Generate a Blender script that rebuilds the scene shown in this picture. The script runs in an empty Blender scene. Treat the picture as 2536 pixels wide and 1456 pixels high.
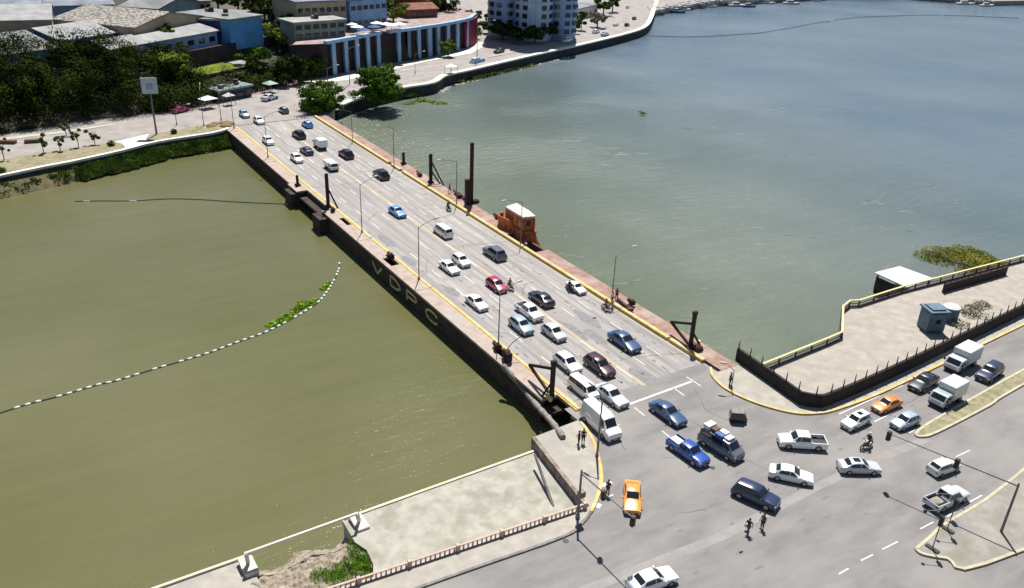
import bpy, bmesh, math, random
from mathutils import Vector, Matrix, noise
random.seed(7)
SC = bpy.context.scene
COL = SC.collection
R = math.radians

# ------------------------------------------------------------------ camera
F = 2058.0; CX, CY = 1268.0, 728.0; CAMH = 50.0
def _n(v): return Vector(v).normalized()
_dn = _n((1100-CX, 5000-CY, F)); _up = -_dn
_y = _n((-186-CX, -321-CY, F)); _y = (_y - _up*_y.dot(_up)).normalized()
_x = _y.cross(_up)
def ray(px, py):
    v = Vector((px-CX, py-CY, F)); return Vector((_x.dot(v), _y.dot(v), _up.dot(v)))
def g(px, py, z=0.0):
    """point of the place at height z surveyed from the photograph"""
    w = ray(px, py); t = (z-CAMH)/w.z
    return Vector((w.x*t, w.y*t, z))
def gx(px, py, X):
    w = ray(px, py); t = X/w.x
    return Vector((X, w.y*t, CAMH+w.z*t))
def proj(P):
    d = Vector(P)-Vector((0, 0, CAMH))
    v = _x*d.x + _y*d.y + _up*d.z
    return (CX+F*v.x/v.z, CY+F*v.y/v.z)
def hgt(b, top_y, z0=0.0):
    z = z0
    while z < z0+40 and proj((b.x, b.y, z))[1] > top_y: z += 0.05
    return z-z0
cam = bpy.data.cameras.new('camera'); co = bpy.data.objects.new('camera', cam); COL.objects.link(co)
cam.sensor_width = 36; cam.lens = 36*F/2536; cam.clip_end = 6000; cam.clip_start = 1
cr = Vector((_x.x, _y.x, _up.x)); cd = Vector((_x.y, _y.y, _up.y)); cf = Vector((_x.z, _y.z, _up.z))
m = Matrix((( cr.x, -cd.x, -cf.x, 0), (cr.y, -cd.y, -cf.y, 0), (cr.z, -cd.z, -cf.z, CAMH), (0, 0, 0, 1)))
co.matrix_world = m
SC.camera = co

# ------------------------------------------------------------------ light
SUN = Vector((0.30, 0.42, 1.0)).normalized()
W = bpy.data.worlds.new('World'); SC.world = W; W.use_nodes = True
nt = W.node_tree; nt.nodes.clear()
sky = nt.nodes.new('ShaderNodeTexSky'); sky.sky_type = 'NISHITA'; sky.sun_disc = False
sky.sun_elevation = math.asin(SUN.z); sky.sun_rotation = math.atan2(SUN.x, SUN.y)
sky.air_density = 1.0; sky.dust_density = 0.6; sky.ozone_density = 1.0
bg = nt.nodes.new('ShaderNodeBackground'); bg.inputs[1].default_value = 0.055
out = nt.nodes.new('ShaderNodeOutputWorld')
nt.links.new(sky.outputs[0], bg.inputs[0]); nt.links.new(bg.outputs[0], out.inputs[0])
sl = bpy.data.lights.new('sun', 'SUN'); sl.energy = 5.0; sl.angle = R(0.5); sl.color = (1, 0.955, 0.88)
so = bpy.data.objects.new('sun', sl); COL.objects.link(so); so.location = (60, 60, 120)
so.rotation_euler = (-SUN).to_track_quat('-Z', 'Y').to_euler()
SC.view_settings.view_transform = 'Standard'; SC.view_settings.look = 'None'
SC.view_settings.exposure = 0.52; SC.view_settings.gamma = 1

# ------------------------------------------------------------------ materials
MATS = {}
def nodes(name):
    mt = bpy.data.materials.new(name); mt.use_nodes = True
    t = mt.node_tree; b = t.nodes['Principled BSDF']
    return mt, t, b
def N(t, kind, **kw):
    n = t.nodes.new(kind)
    for k, v in kw.items():
        if k in n.inputs: n.inputs[k].default_value = v
        else: setattr(n, k, v)
    return n
def M(name, c, c2=None, scale=1.0, rough=0.8, metal=0.0, bump=0.0, lo=0.35, hi=0.65, stretch=(1, 1, 1), c3=None, s3=0.2, spec=0.5, coat=0.0, local=False):
    if name in MATS: return MATS[name]
    mt, t, b = nodes(name)
    b.inputs['Roughness'].default_value = rough; b.inputs['Metallic'].default_value = metal
    b.inputs['Specular IOR Level'].default_value = spec
    b.inputs['Coat Weight'].default_value = coat
    b.inputs['Base Color'].default_value = (*c, 1)
    if c2 is not None:
        if local: pos = N(t, 'ShaderNodeTexCoord').outputs['Object']
        else: pos = N(t, 'ShaderNodeNewGeometry').outputs['Position']
        mp = N(t, 'ShaderNodeMapping'); mp.inputs['Scale'].default_value = stretch
        t.links.new(pos, mp.inputs['Vector'])
        nz = N(t, 'ShaderNodeTexNoise', Scale=scale, Detail=6.0, Roughness=0.6)
        t.links.new(mp.outputs[0], nz.inputs['Vector'])
        rp = N(t, 'ShaderNodeValToRGB'); e = rp.color_ramp.elements
        e[0].position = lo; e[1].position = hi; e[0].color = (*c, 1); e[1].color = (*c2, 1)
        t.links.new(nz.outputs['Fac'], rp.inputs[0]); last = rp.outputs[0]
        if c3 is not None:
            n3 = N(t, 'ShaderNodeTexNoise', Scale=s3, Detail=4.0, Roughness=0.55)
            t.links.new(pos, n3.inputs['Vector'])
            r3 = N(t, 'ShaderNodeValToRGB'); r3.color_ramp.elements[0].position = 0.5; r3.color_ramp.elements[1].position = 0.68
            mx = N(t, 'ShaderNodeMix', data_type='RGBA')
            t.links.new(n3.outputs['Fac'], r3.inputs[0]); t.links.new(r3.outputs[0], mx.inputs[0])
            t.links.new(last, mx.inputs[6]); mx.inputs[7].default_value = (*c3, 1); last = mx.outputs[2]
        t.links.new(last, b.inputs['Base Color'])
        if bump:
            bp = N(t, 'ShaderNodeBump', Strength=bump, Distance=0.05)
            t.links.new(nz.outputs['Fac'], bp.inputs['Height']); t.links.new(bp.outputs[0], b.inputs['Normal'])
    MATS[name] = mt; return mt

def water_mat():
    mt, t, b = nodes('water')
    pos = N(t, 'ShaderNodeNewGeometry').outputs['Position']
    sx = N(t, 'ShaderNodeSeparateXYZ'); t.links.new(pos, sx.inputs[0])
    # algae-green pond side versus greyer lagoon side of the bridge
    mr = N(t, 'ShaderNodeMapRange'); mr.inputs['From Min'].default_value = 52; mr.inputs['From Max'].default_value = 62
    t.links.new(sx.outputs['X'], mr.inputs['Value'])
    nz = N(t, 'ShaderNodeTexNoise', Scale=0.018, Detail=4.0); t.links.new(pos, nz.inputs['Vector'])
    ra = N(t, 'ShaderNodeValToRGB'); ra.color_ramp.elements[0].color = (0.096, 0.098, 0.036, 1); ra.color_ramp.elements[1].color = (0.130, 0.126, 0.064, 1)
    rb = N(t, 'ShaderNodeValToRGB'); rb.color_ramp.elements[0].color = (0.082, 0.126, 0.172, 1); rb.color_ramp.elements[1].color = (0.120, 0.160, 0.200, 1)
    rc = N(t, 'ShaderNodeValToRGB'); rc.color_ramp.elements[0].color = (0.100, 0.122, 0.080, 1); rc.color_ramp.elements[1].color = (0.132, 0.152, 0.112, 1)
    for r_ in (ra, rb, rc):
        r_.color_ramp.elements[0].position = 0.35; r_.color_ramp.elements[1].position = 0.65
        t.links.new(nz.outputs['Fac'], r_.inputs[0])
    # bluer away from the bridge: sky reflection put into the lagoon's base colour
    m2 = N(t, 'ShaderNodeMapRange'); m2.inputs['From Min'].default_value = 75; m2.inputs['From Max'].default_value = 210
    t.links.new(sx.outputs['X'], m2.inputs['Value'])
    mb_ = N(t, 'ShaderNodeMix', data_type='RGBA'); t.links.new(m2.outputs[0], mb_.inputs[0]); t.links.new(rc.outputs[0], mb_.inputs[6]); t.links.new(rb.outputs[0], mb_.inputs[7])
    mx = N(t, 'ShaderNodeMix', data_type='RGBA'); t.links.new(mr.outputs[0], mx.inputs[0])
    t.links.new(ra.outputs[0], mx.inputs[6]); t.links.new(mb_.outputs[2], mx.inputs[7])
    # fine silt streaks drawn out by the wind
    ms_ = N(t, 'ShaderNodeMapping'); ms_.inputs['Scale'].default_value = (0.05, 0.45, 1); ms_.inputs['Rotation'].default_value = (0, 0, R(32))
    t.links.new(pos, ms_.inputs['Vector'])
    ns = N(t, 'ShaderNodeTexNoise', Scale=1.0, Detail=6.0, Roughness=0.65); t.links.new(ms_.outputs[0], ns.inputs['Vector'])
    mr3 = N(t, 'ShaderNodeMapRange'); mr3.inputs['From Min'].default_value = 0.3; mr3.inputs['From Max'].default_value = 0.7; mr3.inputs['To Min'].default_value = 0.95; mr3.inputs['To Max'].default_value = 1.05
    t.links.new(ns.outputs['Fac'], mr3.inputs['Value'])
    vm = N(t, 'ShaderNodeVectorMath', operation='SCALE'); t.links.new(mx.outputs[2], vm.inputs[0]); t.links.new(mr3.outputs[0], vm.inputs['Scale'])
    t.links.new(vm.outputs[0], b.inputs['Base Color'])
    b.inputs['IOR'].default_value = 1.33
    w2 = N(t, 'ShaderNodeTexNoise', Scale=0.03, Detail=4.0); t.links.new(pos, w2.inputs['Vector'])
    rr_ = N(t, 'ShaderNodeMapRange'); rr_.inputs['From Min'].default_value = 0.35; rr_.inputs['From Max'].default_value = 0.65; rr_.inputs['To Min'].default_value = 0.10; rr_.inputs['To Max'].default_value = 0.26
    t.links.new(w2.outputs['Fac'], rr_.inputs['Value']); t.links.new(rr_.outputs[0], b.inputs['Roughness'])
    mp = N(t, 'ShaderNodeMapping'); mp.inputs['Scale'].default_value = (0.35, 1.3, 1); mp.inputs['Rotation'].default_value = (0, 0, R(35))
    t.links.new(pos, mp.inputs['Vector'])
    w1 = N(t, 'ShaderNodeTexNoise', Scale=0.8, Detail=6.0, Roughness=0.65); t.links.new(mp.outputs[0], w1.inputs['Vector'])
    m1 = N(t, 'ShaderNodeMath', operation='MULTIPLY'); t.links.new(w1.outputs['Fac'], m1.inputs[0]); t.links.new(w2.outputs['Fac'], m1.inputs[1])
    ms = N(t, 'ShaderNodeMapRange'); ms.inputs['From Min'].default_value = 50; ms.inputs['From Max'].default_value = 66
    ms.inputs['To Min'].default_value = 0.34; ms.inputs['To Max'].default_value = 1.0
    t.links.new(sx.outputs['X'], ms.inputs['Value'])
    bp = N(t, 'ShaderNodeBump', Distance=0.55); t.links.new(m1.outputs[0], bp.inputs['Height']); t.links.new(ms.outputs[0], bp.inputs['Strength'])
    t.links.new(bp.outputs[0], b.inputs['Normal'])
    return mt

def leaf_mat(name, dark, light, scale=0.5):
    if name in MATS: return MATS[name]
    mt, t, b = nodes(name)
    pos = N(t, 'ShaderNodeNewGeometry').outputs['Position']
    nz = N(t, 'ShaderNodeTexNoise', Scale=scale, Detail=3.0); t.links.new(pos, nz.inputs['Vector'])
    rp = N(t, 'ShaderNodeValToRGB'); e = rp.color_ramp.elements
    e[0].position = 0.35; e[1].position = 0.65; e[0].color = (*dark, 1); e[1].color = (*light, 1)
    t.links.new(nz.outputs['Fac'], rp.inputs[0]); t.links.new(rp.outputs[0], b.inputs['Base Color'])
    b.inputs['Roughness'].default_value = 0.9; b.inputs['Specular IOR Level'].default_value = 0.0
    MATS[name] = mt; return mt

def paint(name, c, rough=0.28):
    return M('paint_'+name, c, rough=rough, coat=0.6, spec=0.5)
GLASS = M('tinted_glass', (0.012, 0.016, 0.022), rough=0.06, spec=0.7)
TYRE = M('tyre_rubber', (0.012, 0.012, 0.012), rough=0.9)
RIM = M('rim_alloy', (0.32, 0.33, 0.34), rough=0.35, metal=0.7)
LAMPGL = M('lamp_glass', (0.7, 0.72, 0.74), rough=0.12)
REDGL = M('red_lens', (0.30, 0.012, 0.012), rough=0.2)
BLACKP = M('black_plastic', (0.014, 0.014, 0.016), rough=0.6)
CHROME = M('plate_white', (0.55, 0.55, 0.53), rough=0.5)
IRON = M('rusted_iron', (0.016, 0.011, 0.011), (0.045, 0.018, 0.016), scale=3, rough=0.85)
GALV = M('galvanised_steel', (0.10, 0.11, 0.11), (0.17, 0.18, 0.18), scale=2, rough=0.55, metal=0.2)
ASPH = M('asphalt', (0.165, 0.158, 0.158), (0.225, 0.215, 0.208), scale=0.55, rough=0.9, bump=0.15, c3=(0.245, 0.232, 0.218), s3=0.07, stretch=(.35,1,1))
BRASPH = M('bridge_concrete_road', (0.20, 0.188, 0.185), (0.36, 0.338, 0.322), scale=1.3, rough=0.88, bump=0.1, stretch=(1.0, 0.03, 1), c3=(0.25, 0.238, 0.235), s3=0.5, lo=0.34, hi=0.66)
FARASPH = M('old_concrete_road', (0.23, 0.21, 0.20), (0.32, 0.295, 0.275), scale=0.25, rough=0.9)
PAVE = M('pavement_concrete', (0.29,0.27,0.235), (0.38,0.355,0.31), scale=0.8, rough=0.9, bump=0.2, c3=(0.30, 0.28, 0.25), s3=0.35)
WALK = M('bridge_sidewalk_concrete', (0.30, 0.235, 0.20), (0.42, 0.34, 0.29), scale=0.7, rough=0.9, bump=0.2, c3=(0.36, 0.33, 0.30), s3=0.15)
REDWALK = M('red_sidewalk_concrete', (0.22, 0.125, 0.10), (0.34, 0.225, 0.185), scale=0.9, rough=0.9, bump=0.3, c3=(0.36, 0.29, 0.25), s3=0.25)
YELK = M('yellow_kerb_paint', (0.46, 0.32, 0.085), (0.62, 0.47, 0.19), scale=1.2, rough=0.8, c3=(0.50, 0.42, 0.30), s3=0.6)
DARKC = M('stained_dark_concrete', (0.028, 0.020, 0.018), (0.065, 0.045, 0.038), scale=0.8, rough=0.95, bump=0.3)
BRICK = M('orange_brick', (0.36,0.085,0.026), (0.62,0.20,0.075), scale=2.6, rough=0.95, bump=0.7, c3=(0.20,0.05,0.022), s3=1.1)
WHITEP = M('road_paint_white', (0.50, 0.49, 0.47), (0.66, 0.65, 0.62), scale=1.5, rough=0.8)
YELP = M('road_paint_yellow', (0.42, 0.33, 0.21), (0.36, 0.31, 0.25), scale=0.7, rough=0.85)

# ------------------------------------------------------------------ mesh helpers
def tag(o, label=None, cat=None, group=None, kind=None):
    if label: o['label'] = label
    if cat: o['category'] = cat
    if group: o['group'] = group
    if kind: o['kind'] = kind
    return o
def empty(name, loc, label=None, cat=None, group=None, rz=0.0, kind=None):
    o = bpy.data.objects.new(name, None); COL.objects.link(o); o.location = loc; o.rotation_euler = (0, 0, rz)
    o.empty_display_size = 0.3
    return tag(o, label, cat, group, kind)
class MB:
    def __init__(s): s.v = []; s.f = []; s.mi = []; s.cur = 0
    def add(s, vs, fs):
        o = len(s.v); s.v += [tuple(v) for v in vs]
        for f in fs: s.f.append([i+o for i in f]); s.mi.append(s.cur)
        return s
    def box(s, x0, x1, y0, y1, z0, z1):
        return s.add([(x0,y0,z0),(x1,y0,z0),(x1,y1,z0),(x0,y1,z0),(x0,y0,z1),(x1,y0,z1),(x1,y1,z1),(x0,y1,z1)],
                     [(0,3,2,1),(4,5,6,7),(0,1,5,4),(1,2,6,5),(2,3,7,6),(3,0,4,7)])
    def beam(s, p, q, w, h, up=(0, 0, 1)):
        p = Vector(p); q = Vector(q); d = (q-p).normalized(); u = Vector(up)
        if abs(d.dot(u)) > 0.98: u = Vector((0, 1, 0))
        sd = d.cross(u).normalized()*w/2; uu = sd.cross(d).normalized()*h/2
        vs = [p-sd-uu, p+sd-uu, p+sd+uu, p-sd+uu, q-sd-uu, q+sd-uu, q+sd+uu, q-sd+uu]
        return s.add(vs, [(0,3,2,1),(4,5,6,7),(0,1,5,4),(1,2,6,5),(2,3,7,6),(3,0,4,7)][::1])
    def tube(s, pts, r, n=8, cap=True):
        pts = [Vector(p) for p in pts]
        if not isinstance(r, (list, tuple)): r = [r]*len(pts)
        rings = []; o = len(s.v); ref = None
        for i, p in enumerate(pts):
            a = pts[max(i-1, 0)]; b = pts[min(i+1, len(pts)-1)]; d = (b-a).normalized()
            u = Vector((0, 0, 1)) if abs(d.z) < 0.9 else Vector((1, 0, 0))
            if ref is not None: u = ref
            sd = d.cross(u).normalized(); uu = sd.cross(d).normalized(); ref = uu
            for k in range(n):
                an = 2*math.pi*k/n
                s.v.append(tuple(p+sd*math.cos(an)*r[i]+uu*math.sin(an)*r[i]))
        for i in range(len(pts)-1):
            for k in range(n):
                k2 = (k+1) % n
                s.f.append([o+i*n+k, o+(i+1)*n+k, o+(i+1)*n+k2, o+i*n+k2]); s.mi.append(s.cur)
        if cap:
            s.f.append([o+k for k in range(n)]); s.mi.append(s.cur)
            e = o+(len(pts)-1)*n; s.f.append([e+n-1-k for k in range(n)]); s.mi.append(s.cur)
        return s
    def prism(s, poly, z0, z1, bottom=True):
        """poly of (x,y); z0,z1 numbers or lists"""
        n = len(poly)
        A = sum(poly[i][0]*poly[(i+1) % n][1]-poly[(i+1) % n][0]*poly[i][1] for i in range(n))
        if A < 0: poly = poly[::-1]
        vs = [(p[0], p[1], z0) for p in poly]+[(p[0], p[1], z1) for p in poly]
        fs = [tuple(range(n, 2*n))]
        if bottom: fs.append(tuple(range(n-1, -1, -1)))
        fs += [(i, (i+1) % n, n+(i+1) % n, n+i) for i in range(n)]
        return s.add(vs, fs)
    def taper(s, poly, z0, z1, k):
        n = len(poly)
        A = sum(poly[i][0]*poly[(i+1) % n][1]-poly[(i+1) % n][0]*poly[i][1] for i in range(n))
        if A < 0: poly = poly[::-1]
        cx = sum(p[0] for p in poly)/n; cy = sum(p[1] for p in poly)/n
        vs = [(p[0], p[1], z0) for p in poly]+[(cx+(p[0]-cx)*k, cy+(p[1]-cy)*k, z1) for p in poly]
        return s.add(vs, [tuple(range(n, 2*n)), tuple(range(n-1, -1, -1))]+[(i, (i+1) % n, n+(i+1) % n, n+i) for i in range(n)])
    def strip(s, pts, half, z0, z1):
        """wall or kerb following pts"""
        pts = [Vector((p[0], p[1])) for p in pts]; L = []; Rr = []
        for i, p in enumerate(pts):
            a = pts[max(i-1, 0)]; b = pts[min(i+1, len(pts)-1)]; d = (b-a).normalized(); nn = Vector((-d.y, d.x))*half
            L.append(p+nn); Rr.append(p-nn)
        n = len(pts); o = len(s.v)
        for a, b in zip(L, Rr):
            s.v += [(a.x, a.y, z0), (a.x, a.y, z1), (b.x, b.y, z1), (b.x, b.y, z0)]
        for i in range(n-1):
            k = o+4*i
            for a, b in ((0, 1), (1, 2), (2, 3), (3, 0)):
                s.f.append([k+a, k+4+a, k+4+b, k+b]); s.mi.append(s.cur)
        s.f.append([o, o+1, o+2, o+3]); e = o+4*(n-1); s.f.append([e+3, e+2, e+1, e]); s.mi += [s.cur]*2
        return s
    def sphere(s, c, r, nu=8, nv=6, sc=(1, 1, 1)):
        c = Vector(c); vs = [c+Vector((0, 0, -r*sc[2]))]; 
        for j in range(1, nv):
            th = -math.pi/2+math.pi*j/nv
            for i in range(nu):
                ph = 2*math.pi*i/nu
                vs.append(c+Vector((r*sc[0]*math.cos(th)*math.cos(ph), r*sc[1]*math.cos(th)*math.sin(ph), r*sc[2]*math.sin(th))))
        vs.append(c+Vector((0, 0, r*sc[2]))); fs = []
        for i in range(nu):
            i2 = (i+1) % nu
            fs.append((0, 1+i2, 1+i)); fs.append((len(vs)-1, 1+(nv-2)*nu+i, 1+(nv-2)*nu+i2))
            for j in range(nv-2):
                a = 1+j*nu; fs.append((a+i, a+i2, a+nu+i2, a+nu+i))
        return s.add(vs, fs)
    def quad(s, a, b, c, d): return s.add([a, b, c, d], [(0, 1, 2, 3)])
    def build(s, name, mat, parent=None, smooth=None, world=False, fix=False, bevel=0.0):
        me = bpy.data.meshes.new(name)
        vs = s.v
        if parent is not None and world:
            L = parent.location; vs = [(v[0]-L.x, v[1]-L.y, v[2]-L.z) for v in vs]
        me.from_pydata(vs, [], s.f)
        if isinstance(mat, (list, tuple)):
            for q in mat: me.materials.append(q)
            me.polygons.foreach_set('material_index', s.mi)
        else: me.materials.append(mat)
        if fix or bevel:
            bm = bmesh.new(); bm.from_mesh(me)
            if bevel:
                bmesh.ops.remove_doubles(bm, verts=bm.verts, dist=0.0005)
            bmesh.ops.recalc_face_normals(bm, faces=bm.faces)
            if bevel:
                bmesh.ops.bevel(bm, geom=[e for e in bm.edges if e.is_manifold and e.calc_face_angle(0) > 0.5], offset=bevel, segments=2, affect='EDGES', clamp_overlap=True)
            bm.to_mesh(me); bm.free()
        if smooth is not None:
            me.polygons.foreach_set('use_smooth', [True]*len(me.polygons)); me.set_sharp_from_angle(angle=R(smooth))
        o = bpy.data.objects.new(name, me); COL.objects.link(o)
        if parent is not None: o.parent = parent
        return o
def sheet(name, pts, z, mat, kind='structure', parent=None, label=None):
    mb = MB(); poly = [(p[0], p[1]) for p in pts]
    n = len(poly); A = sum(poly[i][0]*poly[(i+1) % n][1]-poly[(i+1) % n][0]*poly[i][1] for i in range(n))
    if A < 0: poly = poly[::-1]
    mb.add([(p[0], p[1], z) for p in poly], [tuple(range(n))])
    o = mb.build(name, mat, parent)
    if kind: o['kind'] = kind
    return o
def copy_tree(o, parent=None):
    c = o.copy(); COL.objects.link(c)
    if parent is not None: c.parent = parent
    for ch in list(o.children): copy_tree(ch, c)
    return c
def smoothpts(P, k=5):
    """Catmull-Rom"""
    P = [Vector(p) for p in P]; o = []
    for i in range(len(P)-1):
        p0 = P[max(i-1, 0)]; p1 = P[i]; p2 = P[i+1]; p3 = P[min(i+2, len(P)-1)]
        for j in range(k):
            t = j/k
            o.append(0.5*((2*p1)+(p2-p0)*t+(2*p0-5*p1+4*p2-p3)*t*t+(3*p1-p0-3*p2+p3)*t**3))
    o.append(P[-1]); return o
def S(tx, ty, sc, x, y): return ((tx+x/sc)/1.0095, (ty+y/sc)/1.0095)

# ------------------------------------------------------------------ water and land
WZ = -2.9
water = sheet('water', [(-900, -100), (1800, -100), (1800, 2600), (-900, 2600)], WZ, water_mat())
# near shore land (under roads, plaza, corner)
corner_kerb = smoothpts([(46.6,57.0,0),(45.9,54.2,0),(44.6,51.5,0),(42.6,48.3,0),(39.6,45.6,0),(37.2,44.3,0),(34.6,43.8,0),(24.1,44.6,0),(0,46.3,0),(-90,53,0)], 4)
kerbR = smoothpts([(66.9,58.6,0),(65.7,56.9,0),(65.1,54.1,0),(65.9,50.5,0),(67.8,47.3,0),(70.0,45.8,0),(73.2,45.1,0),(81.8,44.9,0),(103.1,45.8,0),(190,49.5,0)], 5)
shoreR = [(67.2,57.3),(70.7,57.3),(70.8,55.2),(75.1,54.7),(89.6,55.4)]
railR = [g(*S(1780,840,6.33,x,y), .9) for x, y in [(800,470),(1830,60)]] + [g(*S(2060,560,5.072,x,y), .9) for x, y in [(225,1390),(240,1060),(330,990),(450,985),(1000,810),(2090,530)]]
railR.append(railR[-1]+(railR[-1]-railR[-2])*2.2)
land = [(-900,-100),(1800,-100),(1800,60)] + [(p.x*1.0, p.y*1.0) for p in railR[::-1]] + [(70.9,57.5),(66.9,57.5),(46.4,57.5),(40.6,57.3),(40.6,56.3),(19.7,56.2),(19.5,53),(19.5,47.0),(11.0,47.8),(11.2,54.6),(11.0,56.2),(-40,57),(-900,130)]
mb = MB(); mb.prism(land, -6, -1.05); base = mb.build('ground', PAVE); tag(base, kind='structure')
# road level block: everything on the road side of the plaza retaining line and the right promenade
lev = [(-900,-100),(1800,-100),(1800,60)] + [(p.x, p.y) for p in railR[::-1]] + [(70.9,57.5),(46.4,57.5),(40.6,57.3),(39.0,45.6),(20.1,47.2),(0,48.9),(-90,56.5),(-900,125)]
mb = MB(); mb.prism(lev, -1.1, 0.0); o = mb.build('road_bed', PAVE); tag(o, kind='structure')
# asphalt of the avenue in front of the bridge
aw = [(-300,-60),(600,-60),(600,60)]+[(p.x, p.y) for p in kerbR[::-1]]+[(66.9,60),(46.6,60)]+[(p.x, p.y) for p in corner_kerb]+[(-300,68)]
road = sheet('road', aw, 0.004, ASPH)
mb = MB(); mb.quad((47.9,60,0.0),(66.9,60,0.0),(66.9,192,0.0),(47.9,192,0.0))
# plaza left (lower level)
plz = [(18.7,47.2),(39.0,45.9),(40.4,56.1),(19.6,56.1),(19.5,53.0),(20.0,51.6),(19.8,49.8)]
o = MB().prism(plz, -1.2, -.78).build('plaza_paving', M('plaza_concrete', (0.285,0.275,0.23),(0.39,0.375,0.325), scale=0.9, rough=0.95, bump=0.3, c3=(0.25,0.245,0.20), s3=0.5)); tag(o, kind='structure')
# light concrete strip crossing the junction
a = g(1500, 1450); b = g(2027, 1203); c = g(2460, 985)
def ribbon(name, pts, w, z, mat):
    mb = MB(); P = [Vector((p[0], p[1])) for p in pts]; L = []
    for i, p in enumerate(P):
        d = (P[min(i+1, len(P)-1)]-P[max(i-1, 0)]).normalized(); nn = Vector((-d.y, d.x))*w/2
        L.append((p+nn, p-nn))
    for i in range(len(L)-1):
        mb.quad((*L[i][1], z), (*L[i+1][1], z), (*L[i+1][0], z), (*L[i][0], z))
    o = mb.build(name, mat); tag(o, kind='structure'); return o
ribbon('road_strip', [g(1440,1465), g(1783,1330), b, g(2150,1147), g(2300,1085)], 0.95, 0.008, M('worn_strip', (0.225,0.215,0.21),(0.275,0.262,0.25), scale=0.8, rough=0.9))

# kerbs
def kerb(name, pts, half, z1, mat, label):
    mb = MB().strip(pts, half, -0.05, z1); o = mb.build(name, mat, bevel=0); tag(o, kind='structure'); return o
kerb('kerb_yellow_corner', [p for p in corner_kerb[:18]], 0.16, 0.19, YELK, '')
kerb('kerb_grey', [p for p in corner_kerb[17:]], 0.13, 0.15, M('grey_kerb', (0.12,0.115,0.11),(0.25,0.24,0.22), scale=1, rough=0.9), '')
kerb('kerb_yellow_promenade', kerbR, 0.16, 0.19, YELK, '')

# ---------------- pavement sheets behind the kerbs
pv = [(46.4,57.4),(40.7,57.2),(39.1,45.8),(20.2,47.4),(0,49.2),(-90,56.6)]+[(p.x, p.y) for p in corner_kerb[::-1]]
sheet('pavement', pv, 0.13, PAVE)
pv2 = [(66.9,57.4),(70.85,57.4)]+[(69.9,47.6),(73.2,46.3),(83.4,46.5),(105.3,47.6),(190,52)]+[(p.x, p.y) for p in kerbR[::-1]]
sheet('pavement', pv2, 0.13, PAVE)

# ------------------------------------------------------------------ the bridge
BY0, BY1 = 57.3, 190.0
bridge = empty('road_bridge', (57.4, 57.4, 0), 'long flat road bridge with yellow kerbs across the green water', 'bridge')
def bpart(mb, name, mat, **k): return mb.build(name, mat, bridge, world=True, **k)
mb = MB().box(47.6, 67.3, BY0, BY1+2, -0.9, -0.01); bpart(mb, 'deck', DARKC)
mb = MB(); mb.quad((47.8,BY0,0.0),(67.1,BY0,0.0),(67.1,BY1+1.5,0.0),(47.8,BY1+1.5,0.0)); bpart(mb, 'roadway', BRASPH)
# left sidewalk slabs with broken openings and the missing drawbridge bay
def slab(x0, x1, y0, y1, name='sidewalk_slab', mat=WALK, z1=0.17): 
    return bpart(MB().box(x0, x1, y0, y1, -0.12, z1), name, mat)
XL0, XL1 = 45.35, 47.45
slab(XL0, XL1, 62.5, 72.2); slab(XL0, 46.35, 72.2, 74.4); slab(XL0, XL1, 74.4, 103.0)
slab(XL0, 46.0, 103.0, 106.1); slab(XL0, 46.9, 106.1, 107.2); slab(XL0, XL1, 107.2, 121.3); slab(XL0, 46.6, 121.3, 124.8); slab(XL0, XL1, 124.8, 129.6)
slab(46.9, XL1, 129.6, 141.0); slab(44.9, XL1, 141.0, 146.0); slab(XL0, XL1, 146.0, BY1)
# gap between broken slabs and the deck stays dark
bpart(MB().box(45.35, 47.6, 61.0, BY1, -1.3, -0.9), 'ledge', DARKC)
bpart(MB().box(47.6, 48.02, 59.0, BY1, -0.2, 0.26).box(47.42, 47.6, 59.0, BY1, -0.2, 0.16), 'kerb', YELK)
XR0, XR1 = 67.5, 70.2
slab(XR0, XR1, 57.4, 97.5, mat=REDWALK); slab(67.5, 67.75, 97.5, 106.0, mat=REDWALK); slab(XR0, XR1, 106.0, 150, mat=REDWALK); slab(XR0, 70.0, 150, 192, mat=REDWALK)
for y0, y1 in ((60.0, 66.0), (66.3, 99.8), (100.1, 143.5), (144.6, 148.5), (150.0, 192)):
    bpart(MB().box(66.9, 67.5, y0, y1, -0.2, 0.42), 'kerb', YELK, bevel=0.03)
# fascia walls, piers
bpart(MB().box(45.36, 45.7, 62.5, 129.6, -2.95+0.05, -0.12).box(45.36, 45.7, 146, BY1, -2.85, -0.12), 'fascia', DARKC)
bpart(MB().box(69.8, 70.15, 57.4, 192, -2.2, -0.12), 'fascia', M('red_stained_concrete', (0.10,0.045,0.035),(0.17,0.08,0.06), scale=0.8, rough=0.95))
for y in (128.5, 143.0):
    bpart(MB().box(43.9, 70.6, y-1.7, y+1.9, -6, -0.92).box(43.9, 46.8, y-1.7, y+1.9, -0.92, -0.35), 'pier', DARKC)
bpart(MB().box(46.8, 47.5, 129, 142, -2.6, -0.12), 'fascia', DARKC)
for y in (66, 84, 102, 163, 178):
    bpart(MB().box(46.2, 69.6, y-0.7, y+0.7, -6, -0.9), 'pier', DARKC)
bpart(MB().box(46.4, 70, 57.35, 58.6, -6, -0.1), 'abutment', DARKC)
bpart(MB().box(45.5, 70, BY1-1, BY1+2.5, -6, -0.15), 'abutment', DARKC)
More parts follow.
